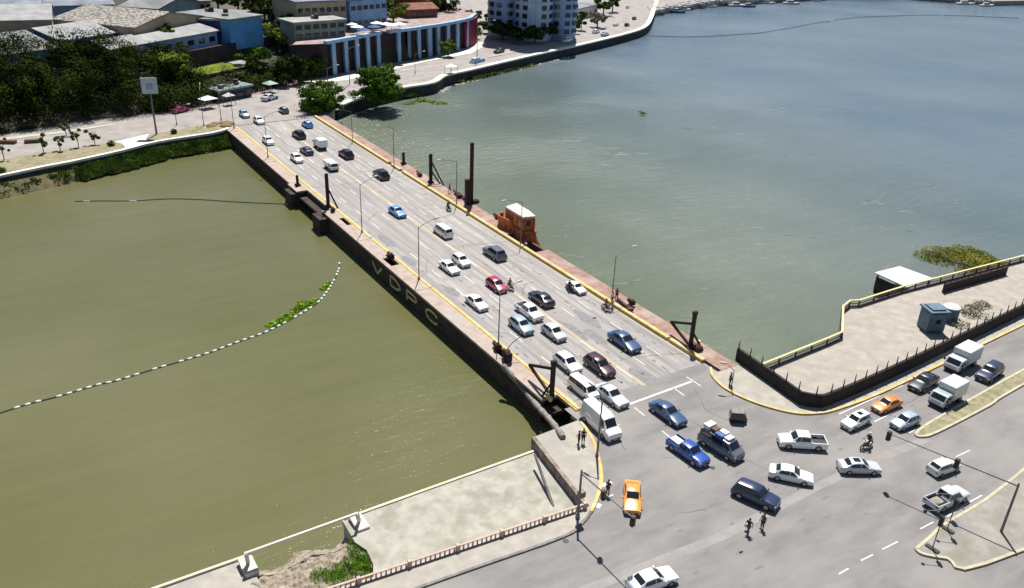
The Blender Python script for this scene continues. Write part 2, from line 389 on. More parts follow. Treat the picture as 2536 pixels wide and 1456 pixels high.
# joints, cracks, patches on the roadway
mb = MB()
for pts in [[(48.1,79.3),(50.5,77.5),(52,76.9)], [(54.5,66.3),(57.5,65.5),(60.5,65.0),(64,63.8),(66.7,62.6)], [(48.3,98.0),(49.5,98.6),(51,101.5),(52.3,103.5)],
            [(48.2,122.5),(50,121.5),(51,122.5),(53.5,125)], [(66.6,103.6),(62.5,104.5),(58,105.6),(55.3,104)], [(66.6,121.6),(60,123)], [(48.2,142.2),(56,141.7),(66.7,141.4)], [(48.2,60.6),(52,61.2)],
            [(50.4,68.7),(52.3,68.4),(53.1,66.8)],[(58,86),(60,88.6),(62,89.0)]]:
    P = []
    for i in range(len(pts)-1):
        a = Vector(pts[i]); b = Vector(pts[i+1]); n = max(2, int((b-a).length/0.5))
        for k in range(n): 
            q = a+(b-a)*k/n; P.append(q+Vector((random.uniform(-.1,.1), random.uniform(-.12,.12))))
    P.append(Vector(pts[-1]))
    for i in range(len(P)-1):
        d = (P[i+1]-P[i]).normalized(); nn = Vector((-d.y, d.x))*random.uniform(.02, .06)
        mb.quad((*(P[i]-nn), .006), (*(P[i+1]-nn), .006), (*(P[i+1]+nn), .006), (*(P[i]+nn), .006))
for cl_ in [[(50,48),(54,46.5),(57,46.8)],[(46,41),(49,40.2)],[(57,52),(58,48),(57,44),(59,39)],[(72,43),(80,42),(88,42.6)],[(48,60),(48.5,54),(47.5,50)],[(62,56),(60,52),(61,49)]]:
    P = []
    for i in range(len(cl_)-1):
        a = Vector(cl_[i]); b = Vector(cl_[i+1]); n = max(2, int((b-a).length/0.6))
        for k in range(n): P.append(a+(b-a)*k/n+Vector((random.uniform(-.16,.16), random.uniform(-.16,.16))))
    for i in range(len(P)-1):
        d = (P[i+1]-P[i]).normalized(); nn = Vector((-d.y, d.x))*random.uniform(.012, .04)
        mb.quad((*(P[i]-nn), .013), (*(P[i+1]-nn), .013), (*(P[i+1]+nn), .013), (*(P[i]+nn), .013))
tag(mb.build('road_joints', M('tar_crack', (0.09,0.085,0.085), rough=0.9)), kind='structure')
mb = MB()
for k in range(150):
    if k < 95: x = random.choice((49.3,52.4,55.6,58.9,62.1,65.2))+random.gauss(0,.25); y = 60+abs(random.gauss(0,30)); sx_, sy_ = .16, random.uniform(.2,.7)
    else: x = random.uniform(42,90); y = random.uniform(32,43) if x < 66 else random.uniform(38,44); sx_, sy_ = random.uniform(.2,.7), .18
    if y > 185: continue
    mb.add([(x+sx_*math.cos(q*.785)*random.uniform(.6,1.2), y+sy_*math.sin(q*.785)*random.uniform(.6,1.2), .0085) for q in range(8)], [tuple(range(8))])
tag(mb.build('oil_stains', M('oil_stain', (0.12,0.115,0.115), (0.16,0.152,0.15), scale=3, rough=0.7)), kind='structure')
for x, y, w, l in [(49.6,112.5,.9,6.5),(49.3,104,.8,4.5),(57.9,74.2,1.0,6.5),(59.6,71.5,.8,5),(61.6,76,.9,6),(49.9,91.5,.8,4),(53.2,58.8,1.1,3.4),(58.5,61.0,1.4,4.5)]:
    mb = MB(); n = 12; mb.add([(x+w*math.cos(k*2*math.pi/n)*random.uniform(.75,1.1), y+l/2*math.sin(k*2*math.pi/n)*random.uniform(.8,1.1), 0.005) for k in range(n)], [tuple(range(n))])
    bpart(mb, 'asphalt_patch', M('dark_patch', (0.17,0.165,0.175),(0.23,0.22,0.225), scale=1.4, rough=0.9))
# lane dashes: one mesh of paint per line
for i, X in enumerate((50.75, 53.95, 57.3, 60.5, 63.7)):
    mb = MB(); y = 60.5+[0, 3.2, 1, 2.5, 3][i]
    while y < 186:
        if random.random() < 0.93:
            w = .07*random.uniform(.8, 1.15); mb.box(X-w, X+w, y, y+3.0, 0.008, 0.0105)
        y += 7.15
    tag(mb.build('road_markings', WHITEP), kind='structure')
bpart(MB().quad((57.15,59.5,.007),(57.7,59.5,.007),(57.7,188,.007),(57.15,188,.007)), 'centre_line', YELP)
mb = MB().quad((48.15,60,.0075),(48.3,60,.0075),(48.3,188,.0075),(48.15,188,.0075)).quad((66.6,60,.0075),(66.75,60,.0075),(66.75,188,.0075),(66.6,188,.0075))
bpart(mb, 'edge_lines', M('edge_yellow', (0.52,0.44,0.27),(0.42,0.37,0.27), scale=.8, rough=.9))
# lettering on the left fascia, read from the water: higher y is the left
YLET = M('letter_yellow', (0.70,0.58,0.26),(0.55,0.42,0.16), scale=3, rough=0.85)
def letter(ch, yl, yr, zt, zb):
    mb = MB(); X = 45.33; w = abs(yl-yr); t = .36
    P = lambda u, v: (X, yl-(yl-yr)*u, zt-(zt-zb)*v)
    if ch == 'V': segs = [[(0,0),(.5,1)],[(.5,1),(1,0)]]
    if ch == 'D': segs = [[(0,0),(0,1)],[(0,0),(.6,.05)],[(.6,.05),(1,.35)],[(1,.35),(1,.65)],[(1,.65),(.6,.95)],[(.6,.95),(0,1)]]
    if ch == 'P': segs = [[(0,0),(0,1)],[(0,0),(.8,.03)],[(.8,.03),(1,.15)],[(1,.15),(1,.42)],[(1,.42),(.8,.55)],[(.8,.55),(0,.58)]]
    if ch == 'C': segs = [[(1,.2),(.75,.03)],[(.75,.03),(.3,.03)],[(.3,.03),(0,.3)],[(0,.3),(0,.7)],[(0,.7),(.3,.97)],[(.3,.97),(.75,.97)],[(.75,.97),(1,.8)]]
    for a, b in segs: mb.beam(P(*a), P(*b), 0.05, t, up=(0, 0, 1) if a[0] != b[0] else (0, 1, 0))
    o = bpart(mb, 'letter', YLET); o['label'] = 'yellow painted letter '+ch
letter('V', 108.3, 105.0, -0.95, -2.4); letter('D', 101.9, 98.7, -0.75, -2.3); letter('P', 96.4, 93.4, -0.75, -2.3); letter('C', 90.4, 87.2, -0.75, -2.3)

# rope conduit hanging outside the broken corner
mb = MB()
pts = smoothpts([gx(1245, 905, 44.9), g(1290, 955, -0.6), g(1330, 1005, -0.6), g(1362, 1040, -0.2), g(1395, 1083, 0.35)], 6)
mb.tube(pts, [.34+.05*math.sin(i*2.3) for i in range(len(pts))], 8)
o = mb.build('concrete_duct', M('weathered_duct', (0.13,0.12,0.11),(0.30,0.28,0.25), scale=1.8, rough=0.95, bump=.4), smooth=50); tag(o, 'weathered grey ribbed duct sloping over the water to the broken corner', 'duct')

# retaining wall between the corner pavement and the plaza, shade painted into its pinkish colour
o = MB().strip([(40.62,57.1),(39.05,45.9)], .2, -1.05, .28).build('low_wall', M('shade_painted_wall',(.10,.075,.068),(.34,.27,.235),scale=1.3,rough=.95)); tag(o, 'low concrete wall between the corner pavement and the lower plaza', 'wall')
# pink balustrade along the plaza's road side
PINK = M('pink_balustrade', (0.42,0.31,0.27),(0.54,0.43,0.37), scale=1.5, rough=0.9)
fl = [(38.9,45.75),(20.1,47.3),(0,49.1),(-30,51.7)]
bal = empty('balustrade', (38.9,45.75,0.13), 'pink low balustrade along the near edge of the plaza', 'balustrade')
MB().strip(fl, .09, .62, .70).build('top_rail', PINK, bal, world=True)
MB().strip(fl, .12, -.2, .2).build('base_rail', PINK, bal, world=True)
mb = MB(); P = [Vector((*p, 0)) for p in fl]
for a, b in zip(P, P[1:]):
    n = int((b-a).length/.42)
    for i in range(n):
        q = a+(b-a)*(i+.5)/n; mb.box(q.x-.05, q.x+.05, q.y-.05, q.y+.07, .2, .62)
mb.build('balusters', PINK, bal, world=True)
for X in (38.7, 34.5, 30.3, 26.2, 21.9, 17.6, 13, 8.5):
    Y = 45.75+(38.9-X)*(1.55/18.8); MB().box(X-.15, X+.15, Y-.15, Y+.15, -.2, .8).build('pillar', PINK, bal, world=True)
# plaza water-side coping
o = MB().strip([(40.4,56.15),(19.8,56.15)], .14, -1.1, -.66).build('coping', M('coping_stone', (0.50,0.46,0.34),(0.62,0.58,0.45), scale=1, rough=.9)); tag(o, 'pale stone coping along the plaza edge above the green water', 'coping')

# ------------------------------------------------------------------ right promenade
PRO = [(p.x, p.y) for p in railR]+[(railR[-1].x,53),(105.3,47.7),(83.4,46.6),(73.2,46.4),(70.1,47.7),(71.6,56.8)]
sheet('promenade_paving', PRO, 0.16, M('promenade_concrete', (0.28,0.255,0.22),(0.38,0.345,0.30), scale=.6, rough=.92, bump=.2, c3=(0.31,0.28,0.25), s3=.4))
wl = smoothpts([(71.0,58.4,0),(70.5,53,0),(69.95,47.9,0)],3)[:-1]+smoothpts([(69.95,47.9,0),(71.2,46.5,0),(73.2,46.2,0),(83.4,46.4,0),(105.3,47.5,0),(190,52,0)],4)
pw = empty('promenade_fence', (69.95,47.9,0), 'dark promenade wall with leaning metal posts around the right bank', 'fence')
MB().strip(wl, .16, 0, 1.75).build('wall', M('dark_wall', (0.012,0.010,0.011),(0.03,0.026,0.025), scale=.9, rough=.95), pw, world=True)
acc = 0.0
for i in range(len(wl)-1):
    a, b = wl[i], wl[i+1]; l = (b-a).length; s_ = (2.0-acc) if acc else .1
    while s_ < l:
        q = a+(b-a)*s_/l
        if q.x < 118: MB().tube([(q.x, q.y, 1.7), (q.x, q.y, 2.3), (q.x+.18, q.y+.12, 2.75)], [.09,.07,.04], 6).build('post', IRON, pw, world=True)
        s_ += 2.0
    acc = l-(s_-2.0)
# railings along the water, yellow top
YRAIL = M('yellow_rail', (0.60,0.50,0.20),(0.68,0.60,0.32), scale=1, rough=.6)
rr = empty('water_railing', railR[0].xy.to_3d(), 'yellow topped railing along the water side of the promenade', 'railing')
rp = [Vector((p.x, p.y, 1.15)) for p in railR]
MB().strip(rp, .13, 1.08, 1.22).build('top_rail', YRAIL, rr, world=True)
MB().strip(rp, .05, .62, .70).build('mid_rail', IRON, rr, world=True)
MB().strip(rp, .12, 0, .30).build('base_rail', IRON, rr, world=True)
for a, b in zip(rp, rp[1:]):
    n = max(1, int((b-a).length/2.6))
    for k in range(n):
        q = a+(b-a)*k/n; MB().box(q.x-.07, q.x+.07, q.y-.07, q.y+.07, 0, 1.1).build('post', IRON, rr, world=True)
# second fence by the right edge of the promenade
q0 = g(*S(2060,560,5.072,1500,870), .16); q1 = g(*S(2060,560,5.072,2300,640), .16)
f2 = empty('inner_fence', q0, 'short dark fence crossing the promenade toward the right edge', 'fence')
MB().strip([q0, q1], .12, .16, 1.5).build('wall', IRON, f2, world=True)
for k in range(12):
    q = q0+(q1-q0)*k/11; MB().tube([(q.x,q.y,1.4),(q.x,q.y,2.2)], [.07,.04], 6).build('post', IRON, f2, world=True)
# blue octagonal kiosk and water tank
kb = g(*S(2060,560,5.072,1340,1330), .16)
BLU = M('slate_blue_paint', (0.06,0.115,0.17),(0.10,0.16,0.22), scale=1.5, rough=.6)
ks = empty('kiosk', kb, 'slate blue boxy kiosk on the promenade beside a white lidded tank', 'kiosk')
oc = lambda r, n=8, cx=0, cy=0, o=.39: [(cx+r*math.cos(o+2*math.pi*k/n), cy+r*math.sin(o+2*math.pi*k/n)) for k in range(n)]
MB().prism(oc(1.75,4,o=.35), 0, 2.9).build('wall', BLU, ks, bevel=.15)
mb = MB(); mb.prism(oc(1.95,4,o=.35), 2.903, 3.1); mb.prism(oc(1.3,4,o=.35), 3.1, 3.3); mb.build('roof', BLU, ks)
for an in (-2.006, -.436): 
    mb = MB(); c_, s_ = math.cos(an), math.sin(an); mb.beam((c_*1.24-s_*.3, s_*1.24+c_*.3, 1.6), (c_*1.24+s_*.3, s_*1.24-c_*.3, 1.6), .06, .7); mb.build('window', GLASS, ks)
tk = empty('water_tank', g(*S(2060,560,5.072,1580,1215),.16), 'blue grey round tank with a white lid beside the kiosk', 'tank')
MB().prism(oc(1.05,16), 0, 2.0).build('body', BLU, tk, smooth=40); MB().taper(oc(1.08,16), 2.0, 2.22, .7).build('lid', M('white_lid',(0.72,0.72,0.70),rough=.5), tk)
# boat house / pontoon with the white roof
pp = [g(*S(2060,560,5.072,x,y), 0.2) for x, y in [(640,620),(960,540),(1400,700),(1050,805)]]
bh = empty('boat_shelter', ((pp[0]+pp[2])/2).xy.to_3d()+Vector((0,0,WZ)), 'flat white roofed floating shelter moored beyond the yellow railing', 'boat shelter')
c_ = (pp[0]+pp[1]+pp[2]+pp[3])/4
MB().prism([(p.x,p.y) for p in pp], .1, .28).build('roof', M('white_sheet_roof', (0.55,0.60,0.63),(0.68,0.72,0.74), scale=.7, rough=.5), bh, world=True)
MB().prism([tuple((c_+(p-c_)*.9).xy) for p in pp], WZ-.2, WZ+.5).build('float', DARKC, bh, world=True)
for p in pp:
    q = c_+(p-c_)*.86; MB().box(q.x-.1,q.x+.1,q.y-.1,q.y+.1,WZ+.5,.1).build('post', IRON, bh, world=True)
a = c_+(pp[0]-c_)*.9; b = c_+(pp[3]-c_)*.9
MB().strip([a,b],.05,WZ+.5,-.35).build('side_panel', DARKC, bh, world=True)

# median at the right edge with yellow kerb and dry grass, island at the lower right
DRYG = M('dry_grass', (0.17,0.16,0.085),(0.30,0.275,0.18), scale=1.2, rough=.95, bump=.4)
def island(name, pts, z, kmat, top, label):
    P = smoothpts(pts+[pts[0]], 4)
    e = empty(name, pts[0]); e['kind'] = 'structure'
    MB().strip(P, .14, -.02, z+.03).build('kerb', kmat, e, world=True)
    mb = MB(); mb.prism([(p.x, p.y) for p in P[:-1]], 0, z); mb.build('top', top, e, world=True)
PALEK = M('pale_yellow_kerb', (0.36,0.33,0.22),(0.48,0.44,0.32), scale=1, rough=.85)
mp_ = [g(*q) for q in [(2266,1078),(2300,1050),(2450,965)]]+[Vector((101,39.5,0)),Vector((140,41,0)),Vector((140,39.3,0)),Vector((96,37.6,0))]+[g(*q) for q in [(2450,1005),(2320,1072),(2280,1083)]]
island('median', mp_, .16, PALEK, DRYG, '')
ip = [g(*q) for q in [(2268,1362),(2300,1335),(2340,1300),(2440,1240)]]+[Vector((90,28.5,0)),Vector((90,20.5,0))]+[g(*q) for q in [(2440,1398),(2345,1385),(2285,1374)]]
island('island', ip, .16, PALEK, M('island_paving', (0.215,0.205,0.185),(0.31,0.29,0.265), scale=.5, rough=.95, c3=(0.20,0.19,0.15), s3=.3), '')

# road markings on the avenue
mk = MB()
def dash(p, q, w=.14, z=.012, mb_=None):
    a = g(*p); b = g(*q); d = (b-a).normalized(); nn = Vector((-d.y, d.x, 0))*w/2
    (mb_ or mk).quad((*(a-nn).xy, z), (*(b-nn).xy, z), (*(b+nn).xy, z), (*(a+nn).xy, z))
t6 = lambda x, y: S(2100,1080,3.733,x,y)
for a, b in [((-10,1325),(80,1273)),((195,1200),(310,1143)),((395,1095),(540,1023)),((748,905),(872,840)),((1000,790),(1180,670)),((1180,670),(1325,590)),((1080,232),(1212,170)),((640,10),(700,-20))]:
    dash(t6(*a), t6(*b), .13)
dash((1555,1002),(1712,945),.30)
dash(S(1600,940,5.072,590,10),S(1600,940,5.072,775,130),.14); dash(S(1600,940,5.072,425,150),S(1600,940,5.072,565,250),.14)
dash(S(1600,940,5.072,280,695),S(1600,940,5.072,395,790),.14); dash(S(1600,940,5.072,-70,400),S(1600,940,5.072,60,505),.14)
dash(S(1280,1000,5.072,1130,1090),S(1280,1000,5.072,1260,1040),.45); dash(S(1280,1000,5.072,1120,1265),S(1280,1000,5.072,1285,1200),.16); dash(S(1280,1000,5.072,1080,1365),S(1280,1000,5.072,1115,1315),.45)
dash(S(2060,800,5.072,190,1195),S(2060,800,5.072,700,960),.14); dash(S(2060,800,5.072,640,1290),S(2060,800,5.072,960,1130),.14)
dash(S(2060,800,5.072,850,890),S(2060,800,5.072,1000,830),.14)
o = mk.build('road_markings', WHITEP); tag(o, kind='structure')
o = MB(); 
for p, q in [((1850,1175),(1690,1160)),]: pass

# ------------------------------------------------------------------ vehicles
# station tables: x, shoulder z, centre z, width factor, cabin flag
KIND = {
 'sedan': dict(L=4.55, W=1.76, st=[(2.27,.48,.52,.80,0),(2.2,.66,.70,.90,0),(1.85,.74,.80,.97,0),(1.25,.84,.93,1,0),(.88,.88,.98,1,0),(.12,.90,1.42,1,1),(-.45,.91,1.46,1,1),(-1.05,.92,1.40,1,1),(-1.68,.95,1.04,.99,0),(-2.12,.93,.98,.95,0),(-2.25,.78,.82,.90,0),(-2.28,.46,.50,.86,0)], cab=(4,5,7,8), wb=(1.36,-1.34), wr=.32),
 'hatch': dict(L=3.95, W=1.70, st=[(1.97,.48,.52,.80,0),(1.92,.68,.73,.90,0),(1.65,.78,.85,.97,0),(1.2,.87,.96,1,0),(.92,.90,1.01,1,0),(.22,.92,1.47,1,1),(-.5,.94,1.52,1,1),(-1.35,.96,1.47,.98,1),(-1.85,.98,1.04,.94,0),(-1.95,.78,.84,.91,0),(-1.98,.46,.5,.88,0)], cab=(4,5,7,8), wb=(1.22,-1.22), wr=.31),
 'suv': dict(L=4.65, W=1.86, st=[(2.32,.55,.62,.82,0),(2.27,.84,.90,.92,0),(1.9,.95,1.02,.98,0),(1.3,1.02,1.10,1,0),(1.0,1.05,1.14,1,0),(.35,1.06,1.68,1,1),(-.5,1.07,1.73,1,1),(-1.75,1.08,1.68,.98,1),(-2.18,1.08,1.16,.95,0),(-2.30,.80,.86,.92,0),(-2.33,.5,.55,.9,0)], cab=(4,5,7,8), wb=(1.40,-1.38), wr=.37),
 'van': dict(L=4.9, W=1.88, st=[(2.44,.55,.62,.84,0),(2.4,.88,.95,.92,0),(2.1,1.02,1.12,.98,0),(1.85,1.08,1.2,1,0),(1.3,1.10,1.88,1,1),(.3,1.10,1.96,1,1),(-2.25,1.10,1.90,.99,1),(-2.40,1.06,1.14,.96,0),(-2.45,.5,.58,.94,0)], cab=(3,4,6,7), wb=(1.5,-1.5), wr=.33),
 'bigvan': dict(L=5.8, W=2.02, st=[(2.88,.55,.62,.84,0),(2.84,.95,1.02,.92,0),(2.5,1.15,1.26,.98,0),(2.1,1.25,1.40,1,0),(1.45,1.28,2.30,1,1),(.6,1.28,2.48,1,1),(-2.7,1.28,2.45,.99,1),(-2.86,1.2,1.4,.97,0),(-2.9,.5,.6,.95,0)], cab=(3,4,6,7), wb=(1.8,-1.8), wr=.36),
 'pickup': dict(L=5.2, W=1.88, st=[(2.6,.55,.62,.82,0),(2.55,.86,.92,.92,0),(2.2,.95,1.03,.98,0),(1.55,1.02,1.10,1,0),(1.28,1.04,1.13,1,0),(.68,1.05,1.70,1,1),(.1,1.05,1.75,1,1),(-.62,1.05,1.70,1,1),(-.80,1.04,1.06,1,0),(-.84,.5,.55,1,0)], cab=(4,5,7,8), wb=(1.65,-1.6), wr=.38, bed=(-.84,-2.6)),
}
def ring(st, W, zb=.22):
    x, zs, zc, wf, cab = st; w = W/2*wf
    if cab:
        p = [(w*.90, zb), (w, (zb+zs)*.5), (w*.985, zs-.09), (w*.93, zs), (w*.72, zc-.07), (w*.58, zc-.015), (0, zc)]
    else:
        p = [(w*.90, min(zb, zs-.2)), (w, (zb+zs)*.5), (w*.985, zs-.07), (w*.93, zs), (w*.78, zs+(zc-zs)*.5), (w*.5, zs+(zc-zs)*.9), (0, zc)]
    return [Vector((x, y, z)) for y, z in p]
def V3(a, b, t): return a+(b-a)*t
def make_car(kind, loc, ang, mat, name, label, cat, group=None, s=1.0, sunroof=False, roofmat=None, far=False, extra=None):
    K = KIND[kind]; root = empty(name, loc, label, cat, group, rz=ang)
    root.scale = (s, s, s)
    st = K['st']; W_ = K['W']; rings = [ring(q, W_) for q in st]; n = 7
    vs = []; fs = []
    for r_ in rings:
        full = [Vector((p.x, -p.y, p.z)) for p in r_]+[p for p in r_[-2::-1]]
        vs += full
    m_ = 2*n-1
    for i in range(len(rings)-1):
        for k in range(m_):
            k2 = (k+1) % m_
            fs.append((i*m_+k, i*m_+k2, (i+1)*m_+k2, (i+1)*m_+k))
    fs.append(tuple(range(m_-1, -1, -1))); fs.append(tuple((len(rings)-1)*m_+k for k in range(m_)))
    mb = MB(); mb.add(vs, fs); mb.build('body', mat, root, smooth=38, fix=True)
    c0, c1, c2, c3 = K['cab']
    def line(i, sg=1):
        r_ = rings[i]; return r_
    def glass(name_, A, B, u0, u1, v0, v1, off):
        """A,B polylines (same count)"""
        mb = MB(); rows = []
        for v in (v0, v1):
            row = [V3(a, b, v) for a, b in zip(A, B)]
            r2 = [V3(row[0], row[1], u0)]+row[1:-1]+[V3(row[-1], row[-2], u1)]
            rows.append([p+off for p in r2])
        k = len(rows[0]); mb.add(rows[0]+rows[1], [(i, i+1, k+i+1, k+i) for i in range(k-1)])
        return mb.build(name_, GLASS, root)
    def cross(i): 
        r_ = rings[i]; return [Vector((r_[4].x, -r_[4].y, r_[4].z)), Vector((r_[5].x, -r_[5].y, r_[5].z)), r_[6], r_[5], r_[4]]
    glass('windshield', cross(c0), cross(c1), .35, .35, .10, .90, Vector((.012, 0, .014)))
    if kind != 'bigvan': glass('rear_window', cross(c3), cross(c2), .35, .35, .16, .86, Vector((-.012, 0, .014)))
    for sg in (1, -1):
        f_ = lambda p: Vector((p.x, p.y*sg, p.z))
        def side(bA, bB, tA, tB, nm):
            mb = MB(); off = Vector((0, .014*sg, .004)); mb.quad(f_(bA)+off, f_(bB)+off, f_(tB)+off, f_(tA)+off); mb.build(nm, GLASS, root)
        P4 = lambda i: rings[i][3]; P5 = lambda i: rings[i][4]
        mid = c1+1
        lo = lambda i, t: V3(P4(i), P5(i), t)
        bF = V3(V3(P4(c0), P4(c1), .42), V3(P5(c0), P5(c1), .42), .12); tF = V3(lo(c1, .86), lo(c0, .86), .06)
        xs = P4(c1).x+(P4(mid).x-P4(c1).x)*(.5 if kind in ('sedan','hatch','suv','pickup') else .45)
        def at(xx, t):
            idx = [c1, mid] if xx >= P4(mid).x else [mid, c2]
            a_, b_ = idx; q = (xx-P4(a_).x)/(P4(b_).x-P4(a_).x); return V3(lo(a_, t), lo(b_, t), q)
        side(bF, at(xs+.04, .12), tF, at(xs+.04, .86), 'side_window')
        if kind == 'bigvan': continue
        xe = P4(c2).x+.02
        if kind in ('suv', 'van'):
            xm = (xs+xe)/2-.1
            side(at(xs-.04,.12), at(xm+.04,.12), at(xs-.04,.86), at(xm+.04,.86), 'side_window')
            side(at(xm-.04,.12), at(xe+.06,.12), at(xm-.04,.86), at(xe+.10,.84), 'side_window')
        else:
            bR = V3(V3(P4(c2), P4(c3), .45 if kind != 'pickup' else .1), V3(P5(c2), P5(c3), .45 if kind != 'pickup' else .1), .14)
            side(at(xs-.04,.12), bR, at(xs-.04,.86), V3(lo(c2,.84), lo(c3,.84), .05), 'side_window')
    # wheels
    for wx in K['wb']:
        for sg in (1, -1):
            y1 = sg*(W_/2+.012); y0 = sg*(W_/2-.2)
            w_ = MB().tube([(wx, y0, K['wr']), (wx, y1, K['wr'])], K['wr'], 14).build('wheel', TYRE, root, smooth=40)
            if not far: MB().tube([(wx, y1, K['wr']), (wx, y1+sg*.012, K['wr'])], K['wr']*.62, 10).build('rim', RIM, w_)
    if not far:
        hx = st[1][0]; hz = st[1][1]-.07; hw = W_/2*st[1][3]
        rx = st[-2][0] if kind != 'pickup' else -2.6; rz_ = st[-2][1]-.02 if kind != 'pickup' else .85; rw = W_/2*(st[-2][3] if kind != 'pickup' else .95)
        for sg in (1, -1):
            MB().box(hx-.16, hx+.025, min(sg*hw*.55, sg*hw*1.0), max(sg*hw*.55, sg*hw*1.0), hz-.07, hz+.06).build('headlight', LAMPGL, root, bevel=.02)
            MB().box(rx-.025, rx+.12, min(sg*rw*.62, sg*rw*1.0), max(sg*rw*.62, sg*rw*1.0), rz_-.12, rz_+.03).build('tail_light', REDGL, root)
            MB().box(V3(rings[c0][3], rings[c1][3], .25).x-.08, V3(rings[c0][3], rings[c1][3], .25).x+.07, min(sg*W_/2*.97, sg*(W_/2+.16)), max(sg*W_/2*.97, sg*(W_/2+.16)), st[c0][1]+.02, st[c0][1]+.15).build('mirror', mat, root, bevel=.02)
        fx = st[0][0]; MB().box(fx-.02, fx+.035, -W_*.33, W_*.33, .28, .44).build('grille', BLACKP, root)
        MB().box(fx+.035, fx+.045, -.2, .2, .33, .43).build('number_plate', CHROME, root)
    if sunroof:
        z = max(q[2] for q in st); xx = st[mid_i(K)][0]; MB().box(xx-.35, xx+.35, -.33, .33, z-.02, z+.008).build('sunroof', GLASS, root)
    if 'bed' in K:
        x0, x1 = K['bed']; w = W_/2*.985
        mb = MB(); mb.box(x1, x0, w-.09, w, .32, 1.04); mb.box(x1, x0, -w, -w+.09, .32, 1.04); mb.box(x1, x1+.08, -w+.09, w-.09, .40, 1.02); mb.box(x0-.06, x0, -w+.09, w-.09, .4, 1.0)
        mb.build('bed_walls', mat, root); MB().box(x1+.08, x0-.06, -w+.09, w-.09, .48, .60).build('bed_floor', BLACKP, root)
    return root
def mid_i(K): return K['cab'][1]+1
def ang_px(p, q):
    a = g(*p, .4); b = g(*q, .4); d = b-a; return math.atan2(d.y, d.x)
TOWARD, AWAY = -math.pi/2, math.pi/2
WHT = paint('white', (0.80, 0.80, 0.79)); SIL = paint('silver', (0.50, 0.52, 0.54)); LBL = paint('light_blue', (0.33, 0.43, 0.52)); NAV = paint('navy', (0.018, 0.024, 0.042))
BLK = paint('black', (0.012, 0.013, 0.017)); BLUE = paint('blue', (0.035, 0.085, 0.19)); BBLU = paint('bright_blue', (0.015, 0.075, 0.33)); CYB = paint('taxi_blue', (0.10, 0.30, 0.62)); ORA = paint('orange', (0.75, 0.29, 0.045)); 
ORB = paint('burnt_orange', (0.68, 0.24, 0.06)); PNK = paint('pink_red', (0.36, 0.035, 0.10)); MAR = paint('maroon', (0.05, 0.012, 0.03)); GRY = paint('grey', (0.10, 0.12, 0.15)); DKB = paint('dark_blue', (0.022, 0.036, 0.085)); CREAM = paint('off_white', (0.70, 0.70, 0.66))
BG = 'cars crossing the bridge'
def bc(px, kind, mat, label, ang=TOWARD, name=None, cat='car', X=None, **k):
    z = {'sedan': .72, 'hatch': .75, 'suv': .85, 'van': .95, 'bigvan': 1.2, 'pickup': .8}[kind]
    p = g(px[0], px[1], z); p.z = 0.006
    if X is not None: p.x = X
    nm = name or {'sedan': 'sedan_car', 'hatch': 'hatchback_car', 'suv': 'sport_utility_car', 'van': 'passenger_van', 'bigvan': 'cargo_van', 'pickup': 'pickup_truck'}[kind]
    return make_car(kind, p, ang+random.uniform(-.015, .015), mat, nm, label, cat, k.pop('group', BG), **k)
bc((605,281),'hatch',LBL,'pale blue hatchback, farthest car at the left of the far bridge mouth', far=True)
bc((641,297),'hatch',WHT,'white hatchback entering the far end of the bridge behind the pale blue one', far=True)
bc((702,271),'hatch',GRY,'small grey car at the far bridge mouth beside the right kerb end', AWAY, far=True)
bc((761,306),'hatch',CYB,'small blue car by the right kerb at the far end of the bridge', AWAY, far=True)
bc((740,331),'suv',BLK,'black rounded car in the middle of the far end of the bridge', AWAY, far=True)
bc((664,347),'hatch',WHT,'white hatchback behind the far left lamp post on the bridge', far=True)
bc((759,371),'sedan',DKB,'dark blue sedan directly left of the white box truck on the far bridge', AWAY, far=True)
bc((735,390),'hatch',WHT,'white car in the left lane beside the dark blue sedan, above the short iron post', far=True)
bc((857,379),'suv',BLK,'black car at the right, far side of the white box truck', AWAY, far=True)
bc((944,429),'suv',BLK,'black car in the right lane level with the kerb gap', AWAY)
bc((984,522),'sedan',CYB,'bright sky blue sedan alone in the middle of the bridge', s=.97)
bc((1097,568),'van',WHT,'white minivan seen from behind, nearest the brick tower', AWAY, s=.88)
bc((1225,623),'suv',GRY,'dark grey car in the right lane just below the brick tower', AWAY)
bc((1142,642),'hatch',WHT,'white hatchback on the right of a pair of white cars side by side', s=.95)
bc((1113,659),'sedan',WHT,'white car on the left of a pair of white cars side by side', s=.93)
bc((1230,703),'hatch',PNK,'small pink red car with a motorcycle at its side', s=.98)
bc((1341,736),'sedan',NAV,'dark navy sedan right of the white pickup on the bridge', AWAY)
bc((1181,746),'sedan',WHT,'white sedan alone in the left lane next to a lamp post', s=.93)
bc((1311,767),'pickup',WHT,'white pickup truck with an empty dark bed in mid bridge', cat='pickup', s=.92)
bc((1291,803),'hatch',LBL,'light blue hatchback beside the white pickup truck', s=1.02)
bc((1372,820),'hatch',SIL,'silver hatchback with dark windscreen in mid bridge', s=.97)
bc((1427,708),'sedan',WHT,'white car squeezed against the right yellow kerb', s=.80)
bc((1547,843),'sedan',BLUE,'long blue sedan in the right lane near the leaning iron gantry', s=1.08)
bc((1406,896),'hatch',WHT,'white hatchback directly left of the maroon car', s=1.04)
bc((1485,901),'suv',MAR,'dark maroon car on the near part of the bridge', s=.95)
bc((1446,956),'van',WHT,'boxy white passenger van in the left lane near the stop line', s=.86, cat='van')
bc((1515,976),'sedan',SIL,'silver white sedan at the stop line beside the boxy van')
bc((1489,1037),'bigvan',WHT,'tall white cargo van leaving the bridge at the left corner', TOWARD-.06, s=.93, cat='van')
JG = 'vehicles at the junction'
bc((1655,1019),'sedan',BLUE,'blue sedan just past the stop line in mid junction', s=1.0, group=JG)
